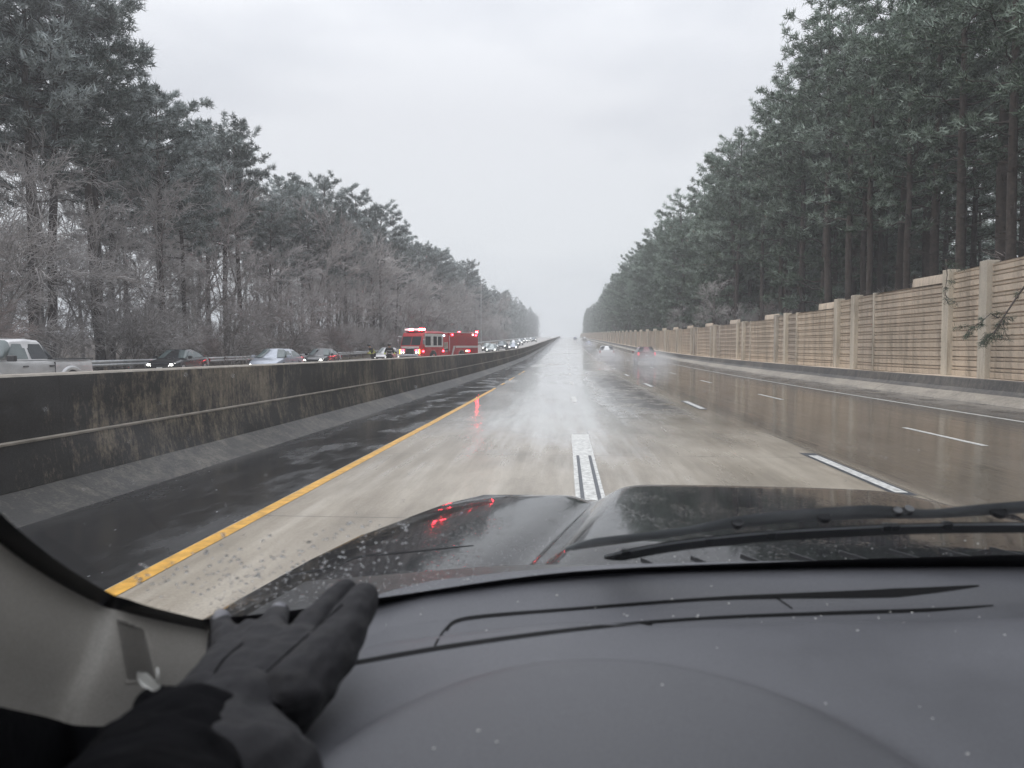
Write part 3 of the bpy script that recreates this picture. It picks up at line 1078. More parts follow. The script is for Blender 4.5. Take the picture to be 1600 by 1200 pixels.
def car(kind, body, lights=True, rear_lit=False, name='parked_car', label='', cat='car', group=None, glass=None, detail=True):
    glass = glass or M_CARGLASS
    root = empty(name, (0, 0, 0), 0, label, cat, group)
    # stations: y, half width, zlow, zshoulder, ztop ; greenhouse: base_front, roof_front, roof_rear, base_rear, roof height
    if kind == 'sedan':
        L, Wd = 4.75, .92
        st = [(0, .66, .30, .52, .60), (.10, .80, .20, .60, .68), (.45, .88, .18, .68, .78), (1.1, .91, .18, .76, .88), (1.55, .92, .18, .82, .94), (2.9, .92, .18, .84, .95), (3.9, .91, .18, .86, 1.00), (4.5, .87, .22, .86, 1.02), (4.7, .80, .28, .80, .94), (4.75, .76, .34, .76, .86)]
        gh = (1.30, 2.10, 3.10, 4.22, 1.46)
        wb = (.92, 3.75); wr = .33
    elif kind == 'hatch':
        L, Wd = 4.5, .90
        st = [(0, .64, .30, .54, .64), (.10, .79, .20, .62, .74), (.5, .87, .18, .72, .86), (1.05, .90, .18, .80, .97), (1.4, .90, .18, .86, 1.01), (2.9, .90, .18, .88, 1.02), (3.9, .89, .18, .90, 1.06), (4.35, .86, .22, .92, 1.08), (4.5, .80, .30, .84, 1.02)]
        gh = (1.10, 1.95, 3.35, 4.40, 1.50)
        wb = (.88, 3.55); wr = .33
    elif kind == 'suv':
        L, Wd = 4.7, .95
        st = [(0, .70, .38, .72, .86), (.10, .86, .28, .80, .96), (.5, .93, .26, .88, 1.04), (1.1, .95, .26, .96, 1.10), (1.4, .95, .26, .98, 1.12), (3.0, .95, .26, .98, 1.12), (4.3, .94, .26, .98, 1.14), (4.62, .90, .32, .96, 1.12), (4.7, .86, .40, .90, 1.06)]
        gh = (1.22, 1.90, 4.05, 4.62, 1.74)
        wb = (.93, 3.72); wr = .37
    else:  # pickup
        L, Wd = 5.3, .93
        st = [(0, .72, .42, .80, .90), (.10, .86, .32, .86, 1.00), (.6, .92, .34, .94, 1.10), (1.3, .93, .36, 1.00, 1.16), (1.6, .93, .36, 1.04, 1.17), (3.48, .93, .36, 1.04, 1.17), (3.5, .92, .40, 1.04, 1.175), (5.2, .92, .44, 1.04, 1.18), (5.3, .88, .48, 1.0, 1.14)]
        gh = (1.38, 2.05, 3.22, 3.48, 1.78)
        wb = (.95, 4.22); wr = .37
    rows = []
    for (y, w, zl, zs, zt) in st:
        h = [(0, zl), (w * .9, zl), (w * .985, zl + .10), (w, zl + (zs - zl) * .55), (w * .985, zs), (w * .94, zt - .03), (w * .84, zt), (w * .4, zt + .018), (0, zt + .024)]
        rows.append([(-x, y, z) for x, z in h[::-1]][:-1] + [(x, y, z) for x, z in h])
    mb = MB().grid(rows)
    n = len(rows[0])
    mb.add(rows[0], [tuple(range(n))]); mb.add(rows[-1], [tuple(range(n - 1, -1, -1))])
    part(mb, 'body', body, root, ang=40)
    f0, f1, f2, f3, zr = gh
    belt = lambda y: float(np.interp(y, [s[0] for s in st], [s[4] for s in st])) - .01
    wbelt = lambda y: float(np.interp(y, [s[0] for s in st], [s[1] for s in st])) * .93
    wroof = Wd * .70
    def sec(y, zt, w, flat):
        b = belt(y); wb_ = wbelt(y)
        if flat: return [(wb_, b), (wb_ * .97, b), (wb_ * .85, b + .006), (0, b + .03)]
        return [(wb_, b), (w, zt - .07), (w * .86, zt - .005), (0, zt + .02)]
    S_ = [(f0, 0, 0, True), (f1, zr - .03, wroof, False), ((f1 + f2) / 2, zr, wroof * 1.01, False), (f2, zr - .04, wroof * .98, False), (f3, 0, 0, True)]
    if kind in ('suv', 'pickup'): S_[-1] = (f3, belt(f3) + .10, wbelt(f3) * .97, False)
    rows = []
    for y, zt, w, fl in S_:
        h = sec(y, zt, w, fl)
        rows.append([(-x, y, z) for x, z in h[::-1]][:-1] + [(x, y, z) for x, z in h])
    def dense(ra, rb, vs):
        return [[Vector(a_).lerp(Vector(b_), v) for a_, b_ in zip(ra, rb)] for v in vs]
    vs_ = [0, .06, .35, .65, .93]
    rows_d = dense(rows[0], rows[1], vs_) + [rows[1], rows[2], rows[3]] + dense(rows[4], rows[3], vs_)[::-1]
    mb = MB().grid(rows_d)
    mb.add(rows[-1], [tuple(range(len(rows[-1]) - 1, -1, -1))])
    part(mb, 'roof', body, root, ang=30)
    # glass
    def patch(ra, rb, u0, u1, v0, v1, off, nu=6, nv=3):
        A = [Vector(p) for p in ra]; B = [Vector(p) for p in rb]
        out_ = []
        for j in range(nv + 1):
            v = v0 + (v1 - v0) * j / nv; row = []
            for i in range(nu + 1):
                u_ = u0 + (u1 - u0) * i / nu
                x = u_ * 1.0
                def at(L_):
                    xs = [p.x for p in L_]
                    mx_ = max(xs)
                    t = x * mx_
                    for k in range(len(L_) - 1):
                        if L_[k].x <= t <= L_[k + 1].x + 1e-9:
                            return L_[k].lerp(L_[k + 1], (t - L_[k].x) / max(1e-6, L_[k + 1].x - L_[k].x))
                    return L_[-1] if t > 0 else L_[0]
                p = at(A).lerp(at(B), v) + off
                row.append(p)
            out_.append(row)
        return out_
    def patch2(ra, rb, v0, v1, off):
        A = [Vector(p) for p in ra]; B = [Vector(p) for p in rb]
        A = [A[0].lerp(A[1], .6)] + A[1:-1] + [A[-1].lerp(A[-2], .6)]; B = [B[0].lerp(B[1], .35)] + B[1:-1] + [B[-1].lerp(B[-2], .35)]
        return [[a_.lerp(b_, v) + off for a_, b_ in zip(A, B)] for v in (.06, .35, .65, .93)]
    part(MB().grid(patch2(rows[0], rows[1], .06, .93, Vector((0, -.022, .022)))), 'windshield', glass, root, True)
    part(MB().grid(patch2(rows[4], rows[3], .10 if kind != 'suv' else .22, .90, Vector((0, .022, .022)))), 'rear_window', M_CARGLASS, root, True)
    ym = f1 + (f2 - f1) * (.42 if kind != 'suv' else .30)
    def side(sx, y0b, y1b, y0t, y1t):
        def q(y, v):
            b_ = Vector((wbelt(y), y, belt(y)))
            yt = min(max(y, f1), f2)
            zt = zr - .03 - .07 if True else 0
            t_ = Vector((wroof, y, zt))
            p = b_.lerp(t_, v); p.x += .012; p.x *= sx
            return p
        pts = [q(y0b, .08), q(y1b, .08), q(y1t, .90), q(y0t, .90)]
        return MB().add(pts, [(0, 1, 2, 3)])
    zfrac = .85
    for sx in (-1, 1):
        a0 = f0 + (f1 - f0) * .30; a1 = f0 + (f1 - f0) * .99
        part(side(sx, a0 + .08, ym - .05, a1 + .04, ym - .03), 'side_window', glass, root)
        if kind in ('sedan', 'hatch'):
            part(side(sx, ym + .05, f2 + (f3 - f2) * .58, ym + .03, f2 - .0), 'side_window', glass, root)
        elif kind == 'suv':
            part(side(sx, ym + .05, ym + 1.0, ym + .05, ym + .98), 'side_window', glass, root)
            part(side(sx, ym + 1.1, f3 - .32, ym + 1.08, f2 - .12), 'side_window', glass, root)
        else:
            part(side(sx, ym + .07, f3 - .17, ym + .05, f2 - .06), 'side_window', M_CARGLASS, root)
        # mirror
        m_ = MB().box(sx * (Wd + .02) - .02 * sx, sx * (Wd + .22), a0 - .02, a0 + .12, belt(a0) - .02, belt(a0) + .15, None, .02) if sx > 0 else MB().box(-(Wd + .22), -(Wd), a0 - .02, a0 + .12, belt(a0) - .02, belt(a0) + .15, None, .02)
        part(m_, 'mirror', M_TRIM if kind in ('sedan', 'pickup') else body, root)
        # lamps
        y0_, w0_ = st[1][0], st[1][1]; zs = st[1][3]
        hx = sx * (w0_ - .13)
        hl = MB().add([(hx - .17 * sx, -.018, zs - .09), (hx + .10 * sx, .075, zs - .06), (hx + .13 * sx, .20, zs + .07), (hx - .14 * sx, .035, zs + .045)], [(0, 1, 2, 3) if sx > 0 else (3, 2, 1, 0)])
        hl.ball((hx - .02 * sx, .03, zs - .012), .085, 6, (1.1, .7, .75))
        part(hl, 'headlight', M_LAMPON if lights else M_LAMP, root, True)
        ye = L; zt_ = st[-2][4]
        tl = MB().box(min(sx * .58, sx * .84), max(sx * .58, sx * .84), ye - .06, ye + .012, zt_ - .24, zt_ - .06, None, .015) if kind != 'suv' else MB().box(min(sx * .72, sx * .91), max(sx * .72, sx * .91), ye - .10, ye + .012, zt_ - .26, zt_ + .06, None, .02)
        part(tl, 'tail_light', M_TAILON if rear_lit else M_TAIL, root)
        # handles and arches
        for hy in ((ym - .25), (ym + .80)):
            if hy < f3: part(MB().box(min(sx * (Wd - .005), sx * (Wd + .022)), max(sx * (Wd - .005), sx * (Wd + .022)), hy - .10, hy + .10, st[3][3] - .03, st[3][3] + .015, None, .008), 'door_handle', M_HANDLE, root)
        if kind == 'pickup':
            for wy in wb:
                V = []; F = []
                nA = 14
                for i in range(nA + 1):
                    a = PI * (i / nA) * 1.08 - .12
                    for (rr2, ox) in ((.43, -.02), (.44, .055), (.53, .055), (.57, -.01)):
                        V.append((sx * (Wd + ox), wy - math.cos(a) * rr2 * 1.06, .42 + math.sin(a) * rr2))
                for i in range(nA):
                    for k in range(3): F.append((i * 4 + k, i * 4 + k + 1, i * 4 + 5 + k, i * 4 + 4 + k))
                part(MB().add(V, F), 'fender_flare', body, root, True)
        for wy in wb:
            part(MB().disc((sx * (Wd - .012), wy, wr + .03), (1, 0, 0), wr + (.07 if kind != 'pickup' else .09), .04, 20), 'wheel_arch', M_TRIM, root)
            w_ = part(MB().tube([(sx * (Wd - .20), wy, wr), (sx * (Wd - .19), wy, wr), (sx * (Wd + .012), wy, wr), (sx * (Wd + .022), wy, wr)], [wr - .03, wr, wr, wr - .03], 22), 'wheel', M_TYRE, root, ang=40)
            rm = MB().disc((sx * (Wd + .024), wy, wr), (1, 0, 0), wr * .22, .02, 12)
            for q in range(5):
                a = q * 2 * PI / 5
                M_ = Matrix.Translation((sx * (Wd + .022), wy, wr)) @ Matrix.Rotation(a, 4, 'X')
                rm.box(-.008, .008, -.03, .03, .03, wr * .68, M_)
            rm.tube([(sx * (Wd + .018), wy, wr), (sx * (Wd + .028), wy, wr)], [wr * .72, wr * .70], 20)
            o = rm.build('rim', M_RIM, w_)
    # grille, bumper slot, plates, seams
    zs = st[1][3]; zl = st[1][2]
    g = MB().box(-.42, .42, -.012 - .01, .05, zs - .20, zs - .03, None, .01)
    part(g, 'grille', M_TRIM, root)
    bump_ = MB().box(-.62, .62, -.02, .06, zl + .02, zl + .13, None, .02)
    part(bump_, 'lower_intake', M_TRIM, root)
    part(MB().box(-.16, .16, -.032, -.022, zl + .14, zl + .26), 'licence_plate', M_PLATE, root)
    part(MB().box(-.16, .16, L + .004, L + .02, st[-1][3] - .10, st[-1][3] + .04), 'licence_plate', M_PLATE, root)
    part(MB().box(-st[-2][1] * .9, st[-2][1] * .9, L - .05, L + .045, st[-1][2] - .02, st[-1][2] + .16, None, .03), 'rear_bumper', M_TRIM if kind == 'suv' else body, root)
    if kind == 'pickup':
        part(MB().box(-.82, .82, 3.56, 5.2, 1.185, 1.199), 'bed_opening', M_TRIM, root)
        for sx in (-1, 1): part(MB().box(sx * .90 - .035, sx * .90 + .035, 3.55, 5.26, 1.165, 1.215, None, .01), 'bed_rail', M_TRIM, root)
        part(MB().box(-.935, .935, 3.488, 3.502, .42, 1.10), 'bed_seam', M_TRIM, root)
    if kind == 'suv' and detail:
        for sx in (-1, 1): part(MB().tube([(sx * .6, 2.1, 1.74), (sx * .6, 2.2, 1.79), (sx * .6, 3.8, 1.79), (sx * .6, 3.9, 1.73)], .018, 5), 'roof_rail', M_TRIM, root)
    KIDS[root.name] = list(root.children)
    for ch in root.children: KIDS[ch.name] = list(ch.children)
    return root


ZL = .25
def place(o, px, y, rz=0.0, side='L', x=None):
    """front bumper centre at depth y on the sight line of px"""
    if x is None: x = P(px, 552, y).x
    sl = (G(y + 2) - G(y - 2)) / 4
    o.location = (x, y, G(y) + (ZL if side == 'L' else 0))
    o.rotation_euler = (math.atan(sl) * math.cos(rz), 0, rz)
    return o


kidtags = 'cars stopped on the opposite carriageway'
o = car('pickup', PT['silver'], False, name='pickup_truck', label='silver crew cab pickup truck cut off by the left edge of view', cat='pickup truck', group=kidtags, glass=M_CARGLASS2)
place(o, 0, 17.4, 0, x=-16.1)
o = car('sedan', PT['black'], True, name='sedan_car', label='black sedan with lit headlights, just right of the silver pickup', cat='car', group=kidtags, glass=M_CARGLASS2); place(o, 249, 40, R(3))
o = car('hatch', PT['bluesilver'], True, name='sedan_car', label='blue grey silver sedan between the two black sedans', cat='car', group=kidtags, glass=M_CARGLASS2); place(o, 398, 38.5, R(2), x=-16.3)
o = car('sedan', PT['black'], True, name='sedan_car', label='smaller looking black sedan left of the firefighters', cat='car', group=kidtags, glass=M_CARGLASS2); place(o, 488, 55, 0)
o = car('sedan', PT['silver'], True, name='sedan_car', label='white silver sedan stopped behind the two firefighters', cat='car', group=kidtags, glass=M_CARGLASS2); place(o, 594, 68.5, R(-4))
# the queue behind the fire engine, copies of four masters
mast = {
    'sil': car('sedan', PT['greensilver'], True, name='queued_car', label='pale green silver sedan next to the rear of the fire engine', group='cars queued beyond the fire engine', glass=M_CARGLASS2),
    'pick': car('pickup', PT['grey'], True, name='queued_pickup', label='dark grey pickup with lit headlights in the queue', cat='pickup truck', group='cars queued beyond the fire engine', glass=M_CARGLASS2),
    'whi': car('suv', PT['white'], True, name='queued_car', label='white suv with roof rails right behind the grey pickup', group='cars queued beyond the fire engine', glass=M_CARGLASS2),
    'gry': car('sedan', PT['bluesilver'], True, name='queued_car', label='grey blue sedan right of the pickup beside the barrier', group='cars queued beyond the fire engine', glass=M_CARGLASS2)}
place(mast['sil'], 767, 118); place(mast['pick'], 783, 140); place(mast['whi'], 797, 170, x=-12.2); place(mast['gry'], 801, 142)
far = [('sil', 760, 135, 'silver sedan half hidden behind the rear of the fire engine'), ('whi', 811, 205, 'white suv behind the grey blue sedan'),
       ('gry', 806, 195, 'small grey sedan in the gap beside the white suv'), ('whi', 820, 260, 'small white suv in the middle of the far queue'),
       ('pick', 815, 250, 'small dark pickup in the far queue'), ('sil', 824, 300, 'tiny silver sedan near the end of the far queue'),
       ('whi', 829, 330, 'tiny white suv second to last in the queue'), ('pick', 834, 285, 'dark pickup last of the tight queue'),
       ('whi', 858, 500, 'tiny white vehicle alone near the crest on the opposite side')]
for k, px, y, lb in far:
    c = copy_tree(mast[k]); c['label'] = lb; place(c, px, y)

# same direction
o = car('suv', PT['white'], True, False, name='suv_car', label='white suv driving ahead in the lane right of centre', cat='car', group='cars driving ahead'); place(o, 945, 94, PI, 'R'); w1 = o
o = car('suv', PT['maroon'], True, True, name='suv_car', label='dark red suv throwing up spray in the right lanes', cat='car', group='cars driving ahead'); place(o, 1003, 80, PI, 'R')
o = car('sedan', PT['blue'], True, False, name='sedan_car', label='small blue sedan far ahead', cat='car', group='cars driving ahead'); place(o, 919, 205, PI, 'R')
c = copy_tree(w1); c['label'] = 'tiny white vehicle far ahead near the crest, right of centre'; place(c, 913, 420, PI, 'R')
c = copy_tree(o); c['label'] = 'tiny dark vehicle at the crest straight ahead'; place(c, 898.5, 480, PI, 'R')

# ---------------------------------------------------------------- fire engine
def fire_engine():
    root = empty('fire_engine', (0, 0, 0), 0, 'red and white fire engine with flashing red lights, angled across the lanes', 'fire engine')
    red = PT['fire_red']
    Wd, Lc, L, H = 1.25, 3.75, 10.2, 3.05
    # cab shell, raked windshield
    prof = [(.0, .55), (-.02, 1.35), (.06, 1.62), (.42, 2.62), (.55, 2.86), (.9, 2.98), (Lc, 3.0), (Lc, .55)]
    V = []; n = len(prof)
    for x, k in ((-Wd, 1), (-Wd * .93, 0), (Wd * .93, 0), (Wd, 1)):
        for (y, z) in prof:
            zz = z - (.10 if k and z > 2.7 else 0); yy = y + (.12 if k and y < .6 else 0)
            V.append((x, yy, zz))
    F = [tuple(range(n - 1, -1, -1)), tuple(range(3 * n, 4 * n))]
    for l in range(3):
        for i in range(n):
            j = (i + 1) % n
            F.append((l * n + i, l * n + j, l * n + n + j, l * n + n + i))
    part(MB().add(V, F), 'cab', red, root, ang=30)
    part(MB().box(-1.02, 1.02, .55, Lc - .1, 2.985, 3.03, None, .015), 'cab_roof_panel', red, root)
    # windshield in two panes, on the raked face
    def wsp(x0, x1):
        a = Vector((0, .06, 1.62)); b = Vector((0, .42, 2.62)); o_ = Vector((0, -.012, .006))
        p = [a.lerp(b, .06) + o_, a.lerp(b, .9) + o_]
        return MB().add([(x0, p[0].y, p[0].z), (x1, p[0].y, p[0].z), (x1, p[1].y, p[1].z), (x0, p[1].y, p[1].z)], [(0, 1, 2, 3)])
    part(wsp(-1.10, -.03), 'windshield', M_CARGLASS, root); part(wsp(.03, 1.10), 'windshield', M_CARGLASS, root)
    # front: grille, hose tray of the bumper, headlamp clusters
    part(MB().box(-.52, .52, -.05, .0, .75, 1.42, None, .02), 'grille', M_CHROME, root)
    part(MB().box(-.45, .45, -.065, -.045, .82, 1.34), 'grille_mesh', M_TRIM, root)
    bp = part(MB().box(-1.25, 1.25, -.52, .02, .48, .80, None, .04), 'bumper', M_CHROME, root)
    part(MB().box(-1.0, 1.0, -.46, -.06, .80, .87, None, .02), 'bumper_hose_tray', M_TRIM, bp)
    part(MB().box(-1.05, 1.05, -.035, -.02, 1.43, 1.58), 'white_nose_band', M_WHITE, root)
    for sx in (-1, 1):
        c_ = part(MB().box(sx * .88 - .27, sx * .88 + .27, -.06, .0, .86, 1.34, None, .02), 'lamp_cluster', M_CHROME, root)
        for dx in (-.13, .13):
            part(MB().ball((sx * .88 + dx, -.07, 1.0), .09, 6, (1, .5, 1)), 'headlight', LB['dim'], c_, True)
        for dx in (-.13, .13):
            part(MB().box(sx * .88 + dx - .10, sx * .88 + dx + .10, -.085, -.055, 1.14, 1.27, None, .015), 'warning_light', LB['red'], c_)
        part(MB().box(sx * 1.14 - .07, sx * 1.14 + .07, -.10, -.06, .86, 1.30, None, .01), 'marker_light', LB['amber'], c_)
        # mirrors
        m_ = MB().tube([(sx * 1.22, .35, 2.5), (sx * 1.52, .12, 2.52), (sx * 1.52, .12, 2.05)], .025, 6)
        m_.box(sx * 1.52 - .11, sx * 1.52 + .11, .08, .17, 1.75, 2.2, None, .02)
        part(m_, 'mirror', M_CHROME, root)
        # doors, windows, pillars in white
        fx = sx * (Wd + .006)
        def plate(y0, y1, z0, z1, name, mat, t=.012, par=None):
            return part(MB().box(min(fx, fx + sx * t), max(fx, fx + sx * t), y0, y1, z0, z1, None, .004), name, mat, par or root)
        plate(.62, 3.68, 1.50, 2.78, 'upper_side_panel', M_WHITE, .006)
        for (y0, y1) in ((.72, 1.58), (2.02, 2.60), (2.78, 3.42)):
            w_ = part(MB().box(min(fx + sx * .008, fx + sx * .018), max(fx + sx * .008, fx + sx * .018), y0, y1, 1.66, 2.52, None, .004), 'side_window', M_CARGLASS, root)
        plate(.64, 1.66, .62, 1.49, 'front_door', red, .02); plate(2.72, 3.62, .62, 1.49, 'rear_door', red, .02)
        for y in (1.50, 2.86): part(MB().box(min(fx + sx * .02, fx + sx * .05), max(fx + sx * .02, fx + sx * .05), y, y + .16, 1.30, 1.36), 'door_handle', M_CHROME, root)
    # light bar
    lbr = part(MB().box(-1.12, 1.12, .62, .98, 3.03, 3.10, None, .02), 'light_bar', M_CHROME, root)
    for x0, x1, mt in ((-1.1, -.62, 'clear'), (-.6, -.1, 'redhot'), (-.08, .52, 'clear'), (.54, 1.1, 'redhot')):
        part(MB().box(x0, x1, .60, 1.0, 3.102, 3.27, None, .03), 'beacon', LB[mt], lbr)
    # pump panel and body
    part(MB().box(-Wd + .06, Wd - .06, Lc + .01, Lc + .95, .6, 2.86, None, .03), 'pump_panel', red, root)
    for sx in (-1, 1):
        fx = sx * (Wd - .055)
        part(MB().box(min(fx, fx + sx * .03), max(fx, fx + sx * .03), Lc + .12, Lc + .85, 1.0, 2.0, None, .01), 'gauge_panel', M_CHROME, root)
        for q in range(3): part(MB().disc((fx + sx * .04, Lc + .28 + q * .22, 1.25), (1, 0, 0), .08, .09, 12), 'hose_outlet', M_TRIM, root)
    part(MB().box(-Wd, Wd, Lc + .98, L, .55, 2.92, None, .04), 'body', red, root)
    part(MB().box(-Wd - .01, Wd + .01, Lc + .96, L + .02, 2.92, 2.985, None, .01), 'roof_edge', M_WHITE, root)
    part(MB().box(-.8, .8, Lc + 1.2, L - .3, 2.985, 3.04, None, .01), 'hose_bed_cover', M_TRIM, root)
    for sx in (-1, 1):
        fx = sx * Wd
        for i, (y0, y1, z0, z1) in enumerate(((4.9, 6.05, .75, 2.55), (6.2, 7.75, 1.62, 2.55), (7.9, 10.0, .75, 2.55))):
            m_ = MB()
            z = z0
            while z < z1 - .02:
                m_.box(min(fx + sx * .004, fx + sx * .022), max(fx + sx * .004, fx + sx * .022), y0, y1, z, z + .085, None, .006); z += .09
            part(m_, 'roller_shutter', M_SHUT, root)
        # white stripe with a rising end
        part(MB().box(min(fx + sx * .024, fx + sx * .032), max(fx + sx * .024, fx + sx * .032), 5.9, 10.1, 1.42, 1.62), 'reflective_stripe', M_STRIPE, root)
        o_ = fx + sx * .028
        part(MB().add([(o_, 5.05, 1.05 - .45), (o_, 5.3, .60), (o_, 5.85, 1.62), (o_, 5.5, 1.62)], [(0, 1, 2, 3)]), 'slanted_stripe', M_STRIPE, root)
        part(MB().tube([(fx + sx * .05, Lc + 1.0, 1.1), (fx + sx * .05, Lc + 1.0, 2.6)], .025, 6), 'grab_rail', M_CHROME, root)
        for (y, z, mt) in ((Lc + .05, 2.62, 'white'), (5.3, 2.72, 'red'), (9.75, 2.72, 'red'), (9.15, 2.76, 'dim'), (Lc - .1, 1.12, 'red'), (7.95, 1.08, 'warm'), (8.35, 1.08, 'red'), (.35, 1.1, 'red')):
            part(MB().box(min(fx, fx + sx * .06), max(fx, fx + sx * .06), y - .13, y + .13, z - .08, z + .08, None, .015), 'side_beacon', LB[mt], root)
        for wy in (1.95, 7.0):
            part(MB().disc((sx * (Wd - .005), wy, .56), (1, 0, 0), .66, .05, 24), 'wheel_arch', M_CHROME, root)
            part(MB().disc((sx * (Wd + .0), wy, .56), (1, 0, 0), .60, .052, 24), 'wheel_well', M_TRIM, root)
            w_ = part(MB().tube([(sx * (Wd - .3), wy, .52), (sx * (Wd + .035), wy, .52), (sx * (Wd + .05), wy, .52)], [.52, .52, .47], 24), 'wheel', M_TYRE, root, ang=40)
            part(MB().disc((sx * (Wd + .055), wy, .52), (1, 0, 0), .28, .03, 18, .22), 'rim', M_CHROME, w_)
    # rear
    for sx in (-1, 1):
        part(MB().box(sx * 1.02 - .12, sx * 1.02 + .12, L, L + .06, 1.0, 1.5, None, .02), 'tail_light', LB['red'], root)
        part(MB().box(sx * 1.1 - .1, sx * 1.1 + .1, L - .1, L + .06, 2.86, 3.14, None, .02), 'rear_beacon', LB['redhot'], root)
    part(MB().box(-1.2, 1.2, L, L + .3, .5, .62, None, .02), 'tailboard', M_CHROME, root)
    return root


LB = {'red': emit('red_flasher', (1., .03, .05), 24), 'redhot': emit('red_beacon', (1., .03, .05), 110), 'white': emit('blue_white_flasher', (.65, .8, 1.), 6),
      'clear': emit('clear_beacon', (1., .75, .75), .6), 'amber': emit('amber_marker', (1., .42, .05), 4), 'dim': emit('dim_headlight', (1., .9, .8), 4), 'warm': emit('warm_work_light', (1., .85, .55), 9)}
M_SHUT = simple('red_roller_shutter', (.30, .012, .02), .35, .1)
M_STRIPE = simple('reflective_stripe', (.50, .46, .46), .4)
fe = fire_engine()
A_ = P(641, 552, 69.0)
fe.location = (A_.x, 69.0, G(69) + ZL)
fe.rotation_euler = (R(.6), 0, -R(25))

# ---------------------------------------------------------------- people
def skin_mesh(name, nodes, edges, mat, parent, sub=2, root_i=0):
    me = bpy.data.meshes.new(name)
    me.from_pydata([n_[0] for n_ in nodes], edges, [])
    o = bpy.data.objects.new(name + '_tmp', me)
    COL.objects.link(o)
    o.modifiers.new('s', 'SKIN')
    sv = me.skin_vertices[0].data
    for i, n_ in enumerate(nodes):
        r_ = n_[1]
        sv[i].radius = (r_, r_) if not hasattr(r_, '__len__') else r_
    sv[root_i].use_root = True
    m2 = o.modifiers.new('u', 'SUBSURF'); m2.levels = sub; m2.render_levels = sub
    dg = bpy.context.evaluated_depsgraph_get()
    me2 = bpy.data.meshes.new_from_object(o.evaluated_get(dg))
    bpy.data.objects.remove(o)
    me2.name = name
    me2.materials.clear()
    if mat: me2.materials.append(mat)
    me2.polygons.foreach_set('use_smooth', [True] * len(me2.polygons))
    q = bpy.data.objects.new(name, me2)
    COL.objects.link(q)
    if parent: q.parent = parent
    return q


M_SKIN = simple('skin', (.42, .24, .17), .6)
M_COAT = simple('turnout_coat', (.022, .021, .022), .8, bumps=.4)
M_HIVIS = simple('hi_vis_band', (.55, .62, .18), .5)
M_HELMET = simple('black_helmet', (.02, .02, .022), .3)


def firefighter(label, lean, arms, vest):
    root = empty('person', (0, 0, 0), 0, label, 'person', 'firefighters by the barrier')
    b = math.sin(lean)
    def sp(x, y, z):   # bend the upper body forward (-Y) above the hips
        if z <= .95: return (x, y, z)
        d = z - .95
        return (x, y - d * math.sin(lean), .95 + d * math.cos(lean))
    nodes = [((0, 0, .97), .15), (sp(0, 0, 1.2), .14), (sp(0, 0, 1.42), .13), (sp(0, 0, 1.52), .06), (sp(0, -.01, 1.60), .085), (sp(0, -.01, 1.70), .10), (sp(0, 0, 1.76), .07),
             ((-.11, 0, .90), .10), ((-.12, -.02, .5), .075), ((-.12, .02, .10), .05), ((-.12, -.14, .05), .04),
             ((.11, 0, .90), .10), ((.13, -.03, .5), .075), ((.13, .02, .10), .05), ((.13, -.14, .05), .04),
             (sp(-.19, 0, 1.42), .065), (sp(-.27, -.03, 1.16), .05), (arms[0], .04), (arms[1], .035),
             (sp(.19, 0, 1.42), .065), (sp(.27, -.03, 1.16), .05), (arms[2], .04), (arms[3], .035)]
    E = [(0, 1), (1, 2), (2, 3), (3, 4), (4, 5), (5, 6), (0, 7), (7, 8), (8, 9), (9, 10), (0, 11), (11, 12), (12, 13), (13, 14), (2, 15), (15, 16), (16, 17), (17, 18), (2, 19), (19, 20), (20, 21), (21, 22)]
    skin_mesh('body', nodes, E, M_SKIN, root)
    cn = [((0, 0, .86), .20), (sp(0, 0, 1.05), .19), (sp(0, 0, 1.25), .185), (sp(0, 0, 1.43), .17), (sp(-.20, 0, 1.43), .095), (sp(-.29, -.03, 1.16), .08), (arms[0], .065),
          (sp(.20, 0, 1.43), .095), (sp(.29, -.03, 1.16), .08), (arms[2], .065), (sp(0, 0, 1.52), .10)]
    skin_mesh('coat', cn, [(0, 1), (1, 2), (2, 3), (3, 4), (4, 5), (5, 6), (3, 7), (7, 8), (8, 9), (3, 10)], M_COAT, root)
    skin_mesh('trousers', [((0, 0, .88), .17), ((-.12, 0, .8), .12), ((-.13, -.02, .45), .10), ((-.13, .02, .12), .085), ((.12, 0, .8), .12), ((.14, -.02, .45), .10), ((.14, .02, .12), .085)],
              [(0, 1), (1, 2), (2, 3), (0, 4), (4, 5), (5, 6)], M_COAT, root)
    h = MB(); hp = Vector(sp(0, -.0, 1.77))
    h.ball(hp, .135, 7, (1, 1.12, .85)); h.disc(hp - Vector((0, 0, .035)), (0, 0, 1), .20, .02, 16)
    part(h, 'helmet', M_HELMET, root, True)
    for z, r_ in ((1.08, .215), (1.30, .205)) if not vest else ((1.02, .222), (1.14, .220), (1.26, .215)):
        c = Vector(sp(0, 0, z)); up = (Vector(sp(0, 0, z + .1)) - c).normalized()
        m_ = MB(); m_.tube([c - up * .025, c + up * .025], [r_, r_], 16, False)
        part(m_, 'reflective_band', M_HIVIS if vest else M_STRIPE, root, True)
    for sx, a in ((-1, arms[0]), (1, arms[2])):
        m_ = MB(); m_.ball((a[0], a[1], a[2]), .082, 5)
        part(m_, 'cuff_band', M_HIVIS, root, True)
    return root


